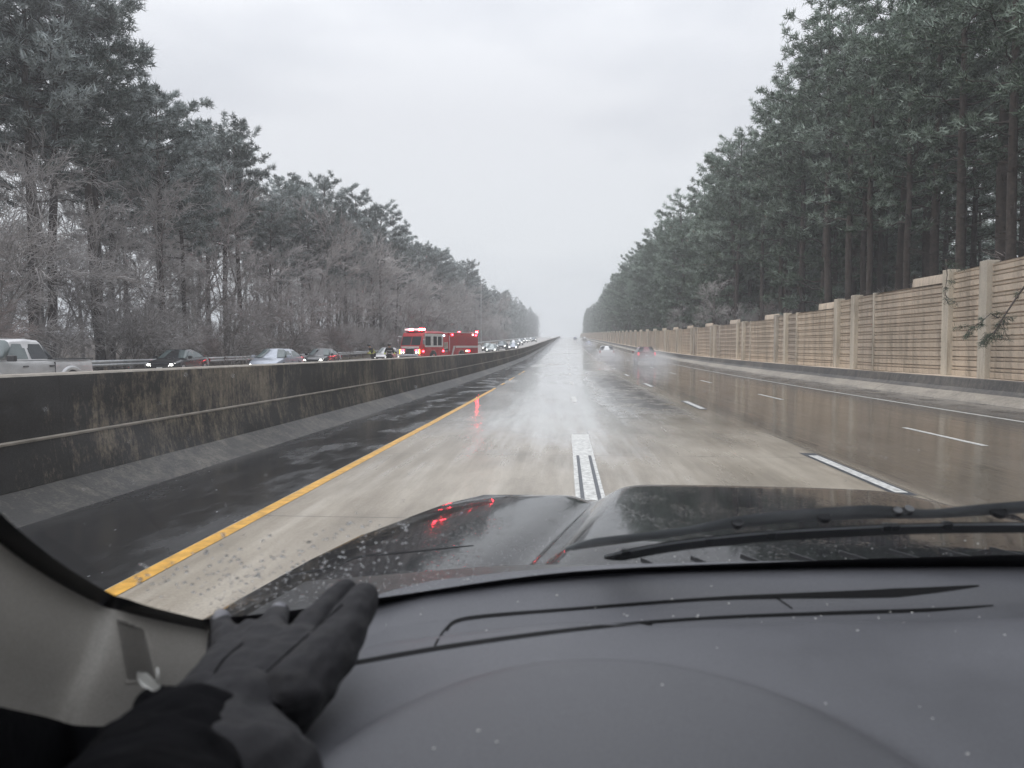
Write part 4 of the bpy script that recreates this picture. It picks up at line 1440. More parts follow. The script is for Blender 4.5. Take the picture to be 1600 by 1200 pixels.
f1 = firefighter('firefighter in dark coat with yellow green bands, left of the pair beside the pale sedan', R(22), ((-.30, -.30, 1.0), (-.2, -.42, 1.05), (.28, -.32, 1.02), (.18, -.45, 1.08)), True)
q = P(583, 552, 64); f1.scale = (1.15, 1.15, 1.0); f1.location = (q.x, 64, G(64) + ZL); f1.rotation_euler = (0, 0, R(-60))
f2 = firefighter('firefighter in black coat and helmet, right of the pair in front of the fire engine', R(16), ((-.34, -.22, 1.0), (-.26, -.34, .98), (.34, -.22, 1.0), (.26, -.34, .98)), False)
q = P(608, 552, 61); f2.scale = (1.2, 1.15, 1.0); f2.location = (q.x, 61, G(61) + ZL); f2.rotation_euler = (0, 0, R(25))
# ---------------------------------------------------------------- own car
S = .76
O = Vector((0, 0, CZ))


def PI_(px, py, y):   # interior point given on the larger drawing scale
    return P(px, py, y * S)


own = empty('car', (0.35, 1.0, 0), 0, 'black car seen from the driver seat: dashboard, wet windshield, dark bonnet and wipers', 'car')


def own_build(mb, name, mat, parent=own, smooth=False, kind=None, ang=None):
    """vertices are given in world space; parts keep an identity offset to the car's empty"""
    off = own.location
    mb.V = [(v[0] - off.x, v[1] - off.y, v[2] - off.z) for v in mb.V]
    o = mb.build(name, mat, parent, smooth, kind)
    if ang: autosmooth(o, ang)
    return o


def interp(pts, t):
    """smooth (Catmull-Rom) point on a polyline"""
    n = len(pts) - 1
    f = max(0, min(n - 1e-6, t * n)); i = int(f); u_ = f - i
    p0 = pts[max(0, i - 1)]; p1 = pts[i]; p2 = pts[i + 1]; p3 = pts[min(n, i + 2)]
    return 0.5 * ((2 * p1) + (p2 - p0) * u_ + (2 * p0 - 5 * p1 + 4 * p2 - p3) * u_ ** 2 + (3 * p1 - p0 - 3 * p2 + p3) * u_ ** 3)


# materials
def hood_mat():
    m, n, b = node_mat('wet_black_bonnet')
    b.inputs['Base Color'].default_value = (.006, .0065, .008, 1)
    b.inputs['Roughness'].default_value = .06
    b.inputs['Coat Weight'].default_value = 0.
    b.inputs['Specular IOR Level'].default_value = .36
    b.inputs['Coat Roughness'].default_value = .04
    t = n.nodes.new('ShaderNodeTexCoord')
    v = n.nodes.new('ShaderNodeTexVoronoi'); v.inputs['Scale'].default_value = 95
    v.inputs['Randomness'].default_value = 1.
    n.links.new(t.outputs['Object'], v.inputs['Vector'])
    dr = ramp(n, v.outputs['Distance'], [(.0, 1.), (.30, .75), (.42, 0.)])
    msk = sstep(n, noise(n, 7, 5, .7, (1, .6, 1)), .48, .64)
    wob = noise(n, 3.5, 3, .6)
    h = math_(n, 'ADD', math_(n, 'MULTIPLY', dr, msk), math_(n, 'MULTIPLY', wob, .15))
    x = n.nodes.new('ShaderNodeBump'); x.inputs['Strength'].default_value = .2; x.inputs['Distance'].default_value = .003
    n.links.new(h, x.inputs['Height'])
    n.links.new(x.outputs[0], b.inputs['Normal']); n.links.new(x.outputs[0], b.inputs['Coat Normal'])
    return m


def dash_mat(name, col, rough=.55, grain=450):
    m, n, b = node_mat(name)
    f = noise(n, 5, 5, .6); g = noise(n, grain, 2, .5)
    c = mixc(n, 1., ramp(n, f, [(.3, tuple(x * .86 for x in col)), (.7, tuple(x * 1.1 for x in col))]), ramp(n, g, [(.3, .85), (.7, 1.12)]), 'MULTIPLY')
    n.links.new(c, b.inputs['Base Color'])
    n.links.new(ramp(n, f, [(.35, rough - .06), (.65, rough + .06)]), b.inputs['Roughness'])
    bump(n, b, g, .25, .0006)
    return m


def glove_mat():
    m, n, b = node_mat('dark_grey_glove_fabric')
    g = noise(n, 1100, 2, .5); w_ = noise(n, 38, 4, .55, (1, .5, 1)); d_ = noise(n, 60, 5, .7)
    c = mixc(n, ramp(n, d_, [(.52, 0.), (.70, .55)]), (.015, .0145, .017), (.034, .033, .032))
    c = mixc(n, 1., c, ramp(n, g, [(.3, .75), (.7, 1.2)]), 'MULTIPLY')
    n.links.new(c, b.inputs['Base Color'])
    b.inputs['Roughness'].default_value = .75
    b.inputs['Specular IOR Level'].default_value = .25
    b.inputs['Sheen Weight'].default_value = .04
    bump(n, b, math_(n, 'ADD', math_(n, 'MULTIPLY', w_, 1.), math_(n, 'MULTIPLY', g, .06)), .6, .006)
    return m


M_HOOD = hood_mat()
M_DASH = dash_mat('grey_dashboard_plastic', (.077, .079, .089), .48)
M_DASH2 = dash_mat('grey_instrument_cowl_plastic', (.070, .0715, .080), .5)
M_PILLAR = dash_mat('grey_pillar_trim', (.255, .24, .215), .7, 600)
M_FRIT = simple('black_glass_border', (.006, .0062, .008), .35)
M_COWL = simple('black_cowl_plastic', (.02, .021, .022), .35, 0, .35, 20, bumps=.8, bs=90)
M_RUBBER = simple('wiper_rubber', (.02, .021, .023), .32)
M_WIPER = simple('wiper_arm_paint', (.10, .11, .115), .35, 0, .2, 12)
M_GLOVE = glove_mat()
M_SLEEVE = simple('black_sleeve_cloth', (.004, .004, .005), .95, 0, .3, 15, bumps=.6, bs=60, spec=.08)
M_SLOT = simple('vent_slot_shadow_plastic', (.004, .004, .0045), .6, spec=.08)
M_TAGW = simple('white_woven_tag', (.55, .55, .52), .7)
M_DUST = simple('white_lint', (.6, .6, .58), .8)
M_FINGERPAD = dash_mat('touch_fingertip_pad', (.14, .14, .155), .6, 900)


def glass_mat():
    m = bpy.data.materials.new('windshield_glass')
    m.use_nodes = True
    n = m.node_tree; n.nodes.clear()
    o_ = n.nodes.new('ShaderNodeOutputMaterial')
    tr = n.nodes.new('ShaderNodeBsdfTransparent'); tr.inputs[0].default_value = (.955, .965, .96, 1)
    gl = n.nodes.new('ShaderNodeBsdfGlossy'); gl.inputs['Roughness'].default_value = .02
    fr = n.nodes.new('ShaderNodeFresnel'); fr.inputs[0].default_value = 1.35
    mx_ = n.nodes.new('ShaderNodeMixShader')
    k = math_(n, 'MULTIPLY', fr.outputs[0], .55)
    n.links.new(k, mx_.inputs[0]); n.links.new(tr.outputs[0], mx_.inputs[1]); n.links.new(gl.outputs[0], mx_.inputs[2])
    # wiped film of grime scatters a little light
    df = n.nodes.new('ShaderNodeBsdfTranslucent'); df.inputs[0].default_value = (.8, .8, .82, 1)
    m2 = n.nodes.new('ShaderNodeMixShader')
    sm = ramp(n, noise(n, 4.5, 5, .65, (1, 1, 1)), [(.36, .003), (.55, .009), (.72, .035)])
    n.links.new(sm, m2.inputs[0]); n.links.new(mx_.outputs[0], m2.inputs[1]); n.links.new(df.outputs[0], m2.inputs[2])
    n.links.new(m2.outputs[0], o_.inputs[0])
    return m


def drop_mat():
    m, n, b = node_mat('water_drop')
    b.inputs['Base Color'].default_value = (1, 1, 1, 1)
    b.inputs['Roughness'].default_value = .02
    b.inputs['IOR'].default_value = 1.33
    b.inputs['Transmission Weight'].default_value = 1.
    return m


# ---- windshield: base curve and rake
base = [PI_(330, 975, .98), PI_(470, 960, 1.02), PI_(620, 938, 1.06), PI_(900, 900, 1.17), PI_(1250, 884, 1.23), PI_(1600, 874, 1.26), PI_(1900, 868, 1.27), PI_(2300, 870, 1.24)]
edge = [base[0], PI_(207, 946, .80), PI_(150, 926, .765), PI_(0, 825, .60), Vector((-.345, .30, CZ + .02)), Vector((-.33, .12, CZ + .16))]
NB = 40
rows = []
for j in range(17):
    v = j / 16
    row = []
    for i in range(NB + 1):
        s = i / NB
        b0 = interp(base, s)
        up = Vector((0, -.80 + .04 * math.sin(PI * s), .575)) * v * .80
        e0 = interp(edge, v * .98)
        # blend to the pillar edge at the left
        w = max(0, 1 - s / .30) ** 2
        p = b0 + up
        p = p.lerp(e0, w)
        row.append(p)
    rows.append(row)
ws = own_build(MB().grid(rows), 'windshield', glass_mat(), smooth=True)
GV = [Vector(v) for v in [p for r in rows for p in r]]
n_ = NB + 1
GF = [(i * n_ + k, i * n_ + k + 1, i * n_ + n_ + k + 1, i * n_ + n_ + k) for i in range(16) for k in range(NB)]
glass_bvh = BVHTree.FromPolygons(GV, GF)


def on(bvh, px, py, lift=0.0):
    h = bvh.ray_cast(O, ray(px, py))
    if h[0] is None: return None
    return h[0] - ray(px, py) * lift


def ribbon(bvh, pts, widths, lift, n=40, closed=False):
    """strip lying on a surface along image points, widths in photograph pixels"""
    pts = [Vector((*p, 0)) for p in pts]
    rows = []
    for i in range(n + 1):
        t = i / n
        c = interp(pts, t)
        w = float(np.interp(t, np.linspace(0, 1, len(widths)), widths)) / 2
        d = (interp(pts, min(1, t + .01)) - interp(pts, max(0, t - .01))).normalized()
        a = (-d.y, d.x)
        r_ = []
        for k in (-1, 0, 1):
            q_ = on(bvh, c.x + a[0] * w * k, c.y + a[1] * w * k, lift)
            if q_ is None: break
            r_.append(q_)
        if len(r_) == 3: rows.append(r_)
    return MB().grid(rows)


# black border of the glass along the pillar and the base (inside face)
def off_edge(pts, d_in, n=44):
    rows = []
    for i in range(n + 1):
        t = i / n
        p = interp(pts, t)
        rows.append([p + Vector((0, -.004, 0)), p + d_in(t)])
    return rows


fr_rows = []
for i in range(NB + 1):
    s = i / NB
    b0 = interp(base, s)
    a = b0 + Vector((0, -.8, .575)) * .026 + Vector((0, -.003, -.002))
    fr_rows.append([b0 + Vector((0, -.01, -.045)), b0 + Vector((0, -.004, -.002)), a])
own_build(MB().grid(fr_rows), 'glass_border', M_FRIT, ws, True)
ed_rows = []
for i in range(41):
    t = i / 40
    p = interp(edge, t)
    q2 = interp(edge, min(1, t + .01)); q1 = interp(edge, max(0, t - .01))
    tan = (q2 - q1).normalized()
    inn = tan.cross(Vector((0, .575, .80))).normalized()
    if inn.x < 0: inn = -inn
    inn_ = Vector((inn.x, inn.y * .6, inn.z))
    w = .012
    ed_rows.append([p - inn_ * .020 + Vector((0, -.002, -.006)), p + Vector((0, -.006, -.006)), p + inn_ * w])
own_build(MB().grid(ed_rows), 'glass_seal', M_FRIT, ws, True)

# ---- pillar trim below the left edge of the glass
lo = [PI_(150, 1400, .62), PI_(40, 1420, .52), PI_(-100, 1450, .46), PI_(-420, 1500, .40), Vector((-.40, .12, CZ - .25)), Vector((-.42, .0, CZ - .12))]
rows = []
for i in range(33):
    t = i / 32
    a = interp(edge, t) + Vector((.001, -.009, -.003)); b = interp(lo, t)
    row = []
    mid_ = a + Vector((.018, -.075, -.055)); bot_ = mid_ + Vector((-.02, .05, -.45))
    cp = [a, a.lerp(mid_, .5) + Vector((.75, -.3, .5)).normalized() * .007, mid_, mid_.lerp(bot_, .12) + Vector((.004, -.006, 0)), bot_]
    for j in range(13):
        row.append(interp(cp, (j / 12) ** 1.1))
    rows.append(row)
pill = own_build(MB().grid([r[:8] for r in rows]), 'pillar_trim', M_PILLAR, smooth=True)
own_build(MB().grid([r[7:] for r in rows]), 'shaded_lower_trim', M_SLEEVE, smooth=True)  # same trim continued in black, painting in the cabin shade
pb = BVHTree.FromPolygons([p for r in rows for p in r], [(i * 13 + k, i * 13 + k + 1, i * 13 + 14 + k, i * 13 + 13 + k) for i in range(32) for k in range(12)])
# small slotted grille
gm = MB(); gs = MB()
outl = [(176, 962), (219, 974), (231, 984), (240, 1015), (246, 1046), (240, 1062), (196, 1068)]
def qd(px, py, l): return on(pb, px, py, l)
pts_ = [qd(x, y, .0015) for x, y in outl]
if all(p is not None for p in pts_):
    c = sum(pts_, Vector()) / len(pts_)
    gm.add([c] + pts_, [(0, i + 1, (i + 1) % len(pts_) + 1) for i in range(len(pts_))])
    own_build(gm, 'speaker_grille', M_PILLAR, pill)
    for k in range(22):
        yy = 968 + k * 4.3
        xl = 179 + (yy - 962) * .19; xr = min(226 + (yy - 974) * .24, 226 + (yy - 974) * .30)
        if yy < 978: xr = 176 + (yy - 958) * 2.6
        q4 = [qd(xl + 2, yy, .0025), qd(xr - 2, yy + 5, .0025), qd(xr - 2, yy + 6.3, .0025), qd(xl + 2, yy + 1.3, .0025)]
        if all(p is not None for p in q4): gs.add(q4, [(0, 1, 2, 3)])
    own_build(gs, 'grille_slots', M_SLOT, pill)
    rim = pts_ + [pts_[0]]
    pass

# ---- dashboard
def dash_z(x, y):
    """drop below the camera on the large drawing scale"""
    by = 1.17 + .06 * min(1, max(0, x)) - max(0, -x) ** 1.1 * .42 if x < .1 else 1.17 + .10 * min(1, (x - .1) / .8)
    t = (by - y)
    z = -.352 + .002
    z += -.018 * min(1, max(0, t) / .12)
    # crease along the front shelf
    z += .024 * (1 / (1 + math.exp(-(t - .215) / .012)))
    z += .010 * min(1, max(0, t - .22) / .3)
    # instrument cowl: raised oval
    cx, cy_, ax, ay = .045, .40, .262, .375
    r = math.sqrt(((x - cx) / ax) ** 2 + ((y - cy_) / ay) ** 2)
    z += .022 * (1 / (1 + math.exp((r - 1.0) / .022))) + .012 * max(0, 1 - r * r)
    # falls away to the left, beside the wheel
    if x < -.20: z -= (min(.5, -.20 - x)) ** 1.4 * .45
    return z


rows = []
xs = list(np.linspace(-.62, 1.5, 170)); 
for i in range(110):
    row = []
    for x in xs:
        by = base_y = None
        # far edge follows the glass base
        s = x * S
        bx = [p.x for p in [interp(base, k / 40) for k in range(41)]]
        row.append(x)
    break
BP = [interp(base, k / 80) for k in range(81)]
bxs = [p.x / S for p in BP]; bys_ = [p.y / S for p in BP]
for i in range(120):
    v = i / 119
    row = []
    for x in xs:
        ye = float(np.interp(x, bxs, bys_)) if x >= bxs[0] else bys_[0] - (bxs[0] - x) * 1.2
        y = ye + .03 - (ye + .03 - .16) * v
        z = dash_z(x, y)
        row.append((x * S, y * S, CZ + z * S))
    rows.append(row)
m1 = len(xs)
dmesh = MB().grid(rows)
dV = list(dmesh.V); dF = list(dmesh.F)
inside = []
for f in dF:
    cx_ = sum(dV[i][0] for i in f) / 4 / S; cyy = sum(dV[i][1] for i in f) / 4 / S
    inside.append(((cx_ - .045) / .262) ** 2 + ((cyy - .40) / .375) ** 2 < 1.02)
dmesh.F = [f for f, k in zip(dF, inside) if not k]
dash = own_build(dmesh, 'dashboard', M_DASH, smooth=True)
cw = MB(); mp_ = {}
for f, k in zip(dF, inside):
    if k: cw.F.append(tuple(mp_.setdefault(i, len(mp_)) for i in f))
cw.V = [dV[i] for i in mp_]
own_build(cw, 'instrument_cowl', M_DASH2, dash, True)
db = BVHTree.FromPolygons([Vector(p) for r in rows for p in r], [(i * m1 + k, i * m1 + k + 1, i * m1 + m1 + k + 1, i * m1 + m1 + k) for i in range(119) for k in range(m1 - 1)])
rb = ribbon(db, [(697, 985), (730, 966), (900, 951), (1100, 936), (1230, 931), (1400, 926), (1530, 915)], [4, 6, 5, 5, 8, 14, 2], .0012, 60)
own_build(rb, 'defroster_slot', M_SLOT, dash, True)
rb = ribbon(db, [(679, 1009), (690, 990), (702, 976)], [3, 3], .0012, 10); own_build(rb, 'trim_seam', M_SLOT, dash, True)
rb = ribbon(db, [(1208, 931), (1224, 941), (1238, 951)], [2, 2], .0012, 8); own_build(rb, 'trim_seam', M_SLOT, dash, True)
rb = ribbon(db, [(545, 1037), (700, 1010), (900, 983), (1100, 966), (1300, 958), (1450, 953), (1552, 946)], [7, 7, 6, 5, 6, 6, 2], .0012, 60); own_build(rb, 'trim_groove', M_SLOT, dash, True)
rnd = random.Random(9)
mbd = MB()
for i in range(60):
    px, py = rnd.uniform(600, 1590), rnd.choice([rnd.gauss(960, 14), rnd.uniform(915, 1190), rnd.gauss(1500, 5)])
    if i < 14: px, py = [(1425, 957), (1283, 962), (1512, 1178), (1340, 985), (1120, 1012), (930, 905 + 45), (1050, 936), (870, 930), (660, 950), (1240, 965), (760, 985), (1570, 992), (1190, 972), (980, 962)][i]
    p = on(db, px, py, .0008)
    if p is not None: mbd.ball(p, rnd.uniform(.0004, .0010) * (1.6 if i < 3 else 1), 4, (1.4, 1, .6))
own_build(mbd, 'lint', M_DUST, dash, kind='stuff')

# ---- cowl between the glass and the bonnet
rows = []
for i in range(NB + 1):
    b0 = interp(base, i / NB)
    x = b0.x
    hood_y = 1.16 - max(0, -x - .1) * .25
    rows.append([b0 + Vector((0, .0, -.012)), b0 + Vector((.0, .04, -.020)), b0 + Vector((0, .09, -.022)), Vector((x * 1.06, max(hood_y, b0.y + .12), CZ - .335 - .04 * min(1, max(0, -x)))), Vector((x * 1.06, max(hood_y, b0.y + .12) + .02, CZ - .36)), Vector((x * 1.06, max(hood_y, b0.y + .12) + .06, CZ - .47))])
cowl = own_build(MB().grid(rows), 'cowl', M_COWL, smooth=True)
mbs = MB()
for i in range(22):
    x = .12 + i * .07
    p = Vector((x, float(np.interp(x, [q.x for q in BP], [q.y for q in BP])), 0))
    zz = float(np.interp(x, [q.x for q in BP], [q.z for q in BP])) - .017
    M_ = Matrix.Translation((x, p.y + .085, zz)) @ Matrix.Rotation(R(28), 4, 'Z')
    mbs.box(-.0016, .0016, -.03, .03, -.004, .0025, M_)
own_build(mbs, 'cowl_slats', M_RUBBER, cowl)

# ---- bonnet
cyc = .42
LE = [(-.80, .98, .50), (-.74, 1.15, .50), (-.68, 1.4, .503), (-.625, 1.75, .505), (-.575, 2.05, .515), (-.50, 2.28, .520), (-.40, 2.43, .505), (-.28, 2.52, .49)]
FE = [(-.28, 2.52, .49), (0, 2.60, .482), (.35, 2.65, .476), (.75, 2.65, .480), (1.1, 2.58, .490), (1.40, 2.42, .50)]
def hood_z(x, y):
    z = -(.392 + .056 * (y - 1.0)) - .030 * abs((x - cyc) / 1.0) ** 2.2
    # front rounding
    z -= .9 * max(0, y - 2.42) ** 2 * .6
    # raised centre with a soft crease at each side
    def sg(a, w): return 1 / (1 + math.exp(-a / w))
    rl = -.02 + .20 * (y - 1.5) / 1.1
    rr_ = 1.30 - rl
    f = min(1, max(0, (y - 1.0) / .5))
    z += .036 * f * (sg(x - rl, .030) * sg(rr_ - x, .030)) - .026 * f * math.exp(-((x - rl + .07) / .06) ** 2) - .022 * f * math.exp(-((x - rr_ - .07) / .06) ** 2)
    return z
def left_x(y): return float(np.interp(y, [p[1] for p in LE], [p[0] for p in LE]))
rows = []
NX, NY = 120, 90
for j in range(NY + 1):
    v = j / NY
    row = []
    for i in range(NX + 1):
        u_ = i / NX
        # front line
        xf = -.28 + (1.5 + .0 + .28) * u_
        xl0 = left_x(1.0 + v * 1.52)
        xr0 = 2 * cyc - xl0 + .35 * 0
        x = xl0 + (max(1.42, xr0) - xl0) * u_
        yf = float(np.interp(x, [p[0] for p in FE], [p[1] for p in FE]))
        yb_ = 1.10 - max(0, -x - .1) * .3
        y = yb_ + (min(yf, 2.66) - yb_) * v
        zc = hood_z(x, y)
        # shoulder falls away at the left and right edges
        ed = float(np.interp(y, [p[1] for p in LE], [p[2] for p in LE]))
        s = max(0, 1 - (x - xl0) / .36)
        s2 = max(0, 1 - (max(1.42, xr0) - x) / .36)
        s = max(s, s2)
        z = zc + (-ed - zc) * s ** 2.4
        row.append((x, y, CZ + z))
    rows.append(row)
# skirts
for r_ in rows:
    a = r_[0]; b = r_[-1]
    r_.insert(0, (a[0] - .012, a[1], a[2] - .03)); r_.insert(0, (a[0] - .03, a[1], a[2] - .35))
    r_.append((b[0] + .012, b[1], b[2] - .03)); r_.append((b[0] + .03, b[1], b[2] - .35))
last = rows[-1]
rows.append([(p[0], p[1] + .02, p[2] - .03) for p in last]); rows.append([(p[0], p[1] + .05, p[2] - .4) for p in last])
hood = own_build(MB().grid(rows), 'bonnet', M_HOOD, smooth=True)
hb = BVHTree.FromPolygons([Vector(p) for r in rows for p in r], [(i * (NX + 5) + k, i * (NX + 5) + k + 1, (i + 1) * (NX + 5) + k + 1, (i + 1) * (NX + 5) + k) for i in range(NY + 2) for k in range(NX + 4)])
# shut line between bonnet and wing
sl_pts = [(345, 935), (430, 905), (520, 885), (560, 870), (640, 862), (740, 852)]
rb = ribbon(hb, sl_pts, [3, 4, 3, 3, 2, 1], .003, 30)
own_build(rb, 'bonnet_shut_line', M_SLOT, hood, True)

# ---- wiper lying low on the glass
def gl(px, py, lift): return on(glass_bvh, px, py, -lift)   # outside face
arm_pts = [(884, 858), (930, 848), (1010, 838), (1080, 828), (1150, 816), (1250, 806), (1360, 800), (1450, 803), (1530, 797), (1640, 790), (1760, 786)]
arm_w = [8, 14, 13, 12, 17, 20, 22, 14, 18, 20, 18]
am = MB(); rws = []
V2 = [Vector((*p, 0)) for p in arm_pts]
for i in range(61):
    t = i / 60; c = interp(V2, t); w = float(np.interp(t, np.linspace(0, 1, len(arm_w)), arm_w)) / 2
    d = (interp(V2, min(1, t + .01)) - interp(V2, max(0, t - .01))).normalized(); a = (-d.y, d.x)
    top = gl(c.x - a[0] * w, c.y - a[1] * w, .024); mid = gl(c.x - a[0] * w * .35, c.y - a[1] * w * .35, .018); bot = gl(c.x + a[0] * w, c.y + a[1] * w, .020)
    bk = gl(c.x + a[0] * w * .8, c.y + a[1] * w * .8, .034)
    rws.append([top, mid, bot, bk, top])
wip = own_build(MB().grid(rws), 'wiper', M_WIPER, smooth=True)
bl = [Vector((*p, 0)) for p in [(944, 872), (985, 863), (1060, 850), (1180, 837), (1300, 829), (1420, 824), (1540, 822), (1650, 822), (1760, 824)]]
rws = []; r2 = []
for i in range(61):
    c = interp(bl, i / 60)
    k = min(1, i / 6)
    r2.append([gl(c.x, c.y - 5 * k - 1, .012), gl(c.x, c.y - 1.5, .016), gl(c.x, c.y + 2, .012), gl(c.x, c.y + 6 * k + 1, .008), gl(c.x, c.y + 10 * k + 1, .003)])
blade = own_build(MB().grid(r2), 'blade', M_RUBBER, wip, True)
rws = []
for i in range(61):
    c = interp(bl, i / 60)
    rws.append([gl(c.x, c.y - 4.5, .0105), gl(c.x, c.y - 1.0, .0105)])
own_build(MB().grid(rws), 'blade_spine', simple('blade_spine_metal', (.70, .72, .73), .45, .0), wip, True)
for px, py in ((978, 862), (1108, 843), (1205, 834), (1398, 823), (1480, 820), (1385, 823)):
    q = gl(px, py, .014)
    own_build(MB().box(q.x - .005, q.x + .005, q.y - .004, q.y + .004, q.z - .005, q.z + .004, None, .001), 'blade_clip', M_RUBBER, wip)
for px, py, r_ in ((1152, 818, .006), (1287, 808, .007), (1402, 799, .005), (1420, 797, .005), (1560, 800, .008)):
    q = gl(px, py, .012)
    own_build(MB().disc(q, (0, -.5, .8), r_, .006, 12), 'arm_rivet', M_RUBBER, wip)

# ---- raindrops low on the glass
rnd = random.Random(4)
dm = MB(); 
def drop(px, py, r_):
    h = glass_bvh.ray_cast(O, ray(px, py))
    if h[0] is None: return
    nrm = h[1] if h[1].dot(ray(px, py)) > 0 else -h[1]
    u_ = nrm.orthogonal().normalized(); v_ = nrm.cross(u_)
    V = [h[0] + nrm * r_ * .45 + nrm * .0006]; F = []
    st_ = rnd.uniform(.8, 1.3)
    for k, (rr2, hh) in enumerate(((.6, .34), (1., .0))):
        for a in range(8):
            t = a * PI / 4
            V.append(h[0] + nrm * (hh * r_ + .0006) + (u_ * math.cos(t) * st_ + v_ * math.sin(t) / st_) * r_ * rr2)
    for a in range(8):
        b = (a + 1) % 8
        F.append((0, 1 + a, 1 + b)); F.append((1 + a, 9 + a, 9 + b, 1 + b))
    F.append(tuple(range(16, 8, -1)))
    dm.add(V, F)
for i in range(620):
    t = rnd.random()
    px = 330 + 560 * t + rnd.gauss(0, 12); yb0 = float(np.interp(px, [330, 620, 900, 1600], [965, 940, 895, 872]))
    drop(px, yb0 - abs(rnd.gauss(0, 34)) - 6, rnd.uniform(.0005, .0014))
for i in range(300):
    px = rnd.uniform(860, 1600); yb0 = float(np.interp(px, [330, 620, 900, 1600], [965, 940, 895, 872]))
    drop(px, yb0 - rnd.uniform(4, 32), rnd.uniform(.0004, .0009))
for i in range(230):
    px = rnd.uniform(210, 640); yy = float(np.interp(px, [200, 400, 640], [905, 880, 835])) + rnd.gauss(8, 26)
    drop(px, yy, rnd.uniform(.0008, .0023))
for i in range(90):
    drop(rnd.uniform(60, 1580), rnd.uniform(480, 860), rnd.uniform(.0003, .0009))
own_build(dm, 'raindrops', drop_mat(), ws, True, 'stuff')
# pale lint-like ice crumbs on the lower glass border
mbd = MB()
for i in range(45):
    px = rnd.uniform(600, 1600); yb0 = float(np.interp(px, [330, 620, 900, 1600], [975, 950, 905, 880]))
    p = on(glass_bvh, px, yb0 - rnd.uniform(2, 45) , .001)
    if p is not None: mbd.ball(p, rnd.uniform(.0003, .0008), 4, (1.5, 1, .8))
own_build(mbd, 'ice_crumbs', M_DUST, ws, kind='stuff')

# ---- the driver's gloved hand
def remeshed(name, chains, mat, parent, voxel=.004, smooth_it=3, fold=.0035, fs=.022):
    """several tapered chains fused into one continuous surface"""
    mbx = MB()
    for pts, rad in chains:
        pts = [Vector(p) for p in pts]
        n = 14; P2 = []; R2 = []
        for i in range(n + 1):
            P2.append(interp(pts, i / n)); R2.append(float(np.interp(i / n, np.linspace(0, 1, len(rad)), rad)))
        mbx.tube(P2, R2, 12)
        mbx.ball(P2[0], R2[0], 6); mbx.ball(P2[-1], R2[-1] * .995, 6)
    me = bpy.data.meshes.new(name); me.from_pydata([tuple(v) for v in mbx.V], [], mbx.F)
    o = bpy.data.objects.new(name + '_tmp', me); COL.objects.link(o)
    r = o.modifiers.new('r', 'REMESH'); r.mode = 'VOXEL'; r.voxel_size = voxel
    s = o.modifiers.new('s', 'SMOOTH'); s.factor = .5; s.iterations = smooth_it
    tx = bpy.data.textures.new(name + '_folds', 'CLOUDS'); tx.noise_scale = fs; tx.noise_depth = 1
    dp = o.modifiers.new('d', 'DISPLACE'); dp.texture = tx; dp.strength = fold; dp.mid_level = .5; dp.texture_coords = 'LOCAL'
    dg = bpy.context.evaluated_depsgraph_get()
    me2 = bpy.data.meshes.new_from_object(o.evaluated_get(dg))
    bpy.data.objects.remove(o)
    me2.name = name; me2.materials.clear(); me2.materials.append(mat)
    me2.polygons.foreach_set('use_smooth', [True] * len(me2.polygons))
    q_ = bpy.data.objects.new(name, me2); COL.objects.link(q_)
    q_.parent = parent; q_.location = -parent.location
    return q_


wr_ = P(300, 1150, .44)
person = empty('person', wr_, 0, "driver's left arm in black sleeve, dark grey gloved hand spread on the dashboard", 'person')
def H(px, py, y): return P(px, py, y)
wrist = H(352, 1128, .45)
chains = [
    # palm: several overlapping chains from the wrist to the knuckles
    ([H(330, 1120, .45), H(352, 1070, .49), H(372, 1020, .54)], [.026, .026, .017]),
    ([H(352, 1128, .44), H(395, 1065, .49), H(425, 1010, .54)], [.027, .028, .019]),
    ([H(370, 1135, .44), H(430, 1075, .48), H(470, 1015, .53)], [.026, .027, .020]),
    ([H(385, 1140, .435), H(440, 1100, .46), H(495, 1030, .51)], [.024, .024, .020]),
    # little finger, ring, middle, index, thumb
    ([H(368, 1028, .53), H(352, 1000, .57), H(346, 968, .60)], [.0135, .0112, .0085]),
    ([H(400, 1015, .54), H(392, 990, .58), H(388, 985, .61)], [.0145, .012, .009]),
    ([H(428, 1008, .54), H(425, 980, .58), H(437, 957, .62)], [.0150, .0125, .0088]),
    ([H(468, 1012, .53), H(500, 965, .57), H(540, 922, .605)], [.0165, .0140, .0100]),
    ([H(455, 1090, .455), H(515, 1020, .50), H(548, 968, .54), H(567, 934, .565)], [.023, .0190, .0165, .0125]),
]
glove = remeshed('glove', chains, M_GLOVE, person, .0024, 4, .0045, .018)
def local_part(mb, name, mat, smooth=True, par=None):
    mb.V = [tuple(Vector(v) - person.location) for v in mb.V]
    return mb.build(name, mat, par or person, smooth)
def pad(c, d, r_, l):
    m_ = MB(); c = Vector(c); d = Vector(d).normalized()
    m_.ball((0, 0, 0), r_, 6, (1, 1, l / r_))
    q_ = Vector((0, 0, 1)).rotation_difference(d)
    m_.V = [tuple(q_ @ Vector(v) + c) for v in m_.V]
    return m_
for a, b in (((346, 968, .60), (352, 990, .58)), ((437, 957, .62), (428, 972, .60))):
    A, B = H(*a), H(*b)
    local_part(pad(A.lerp(B, .1) + Vector((0, -.001, .0022)), A - B, .0078, .010), 'fingertip_pad', M_FINGERPAD)
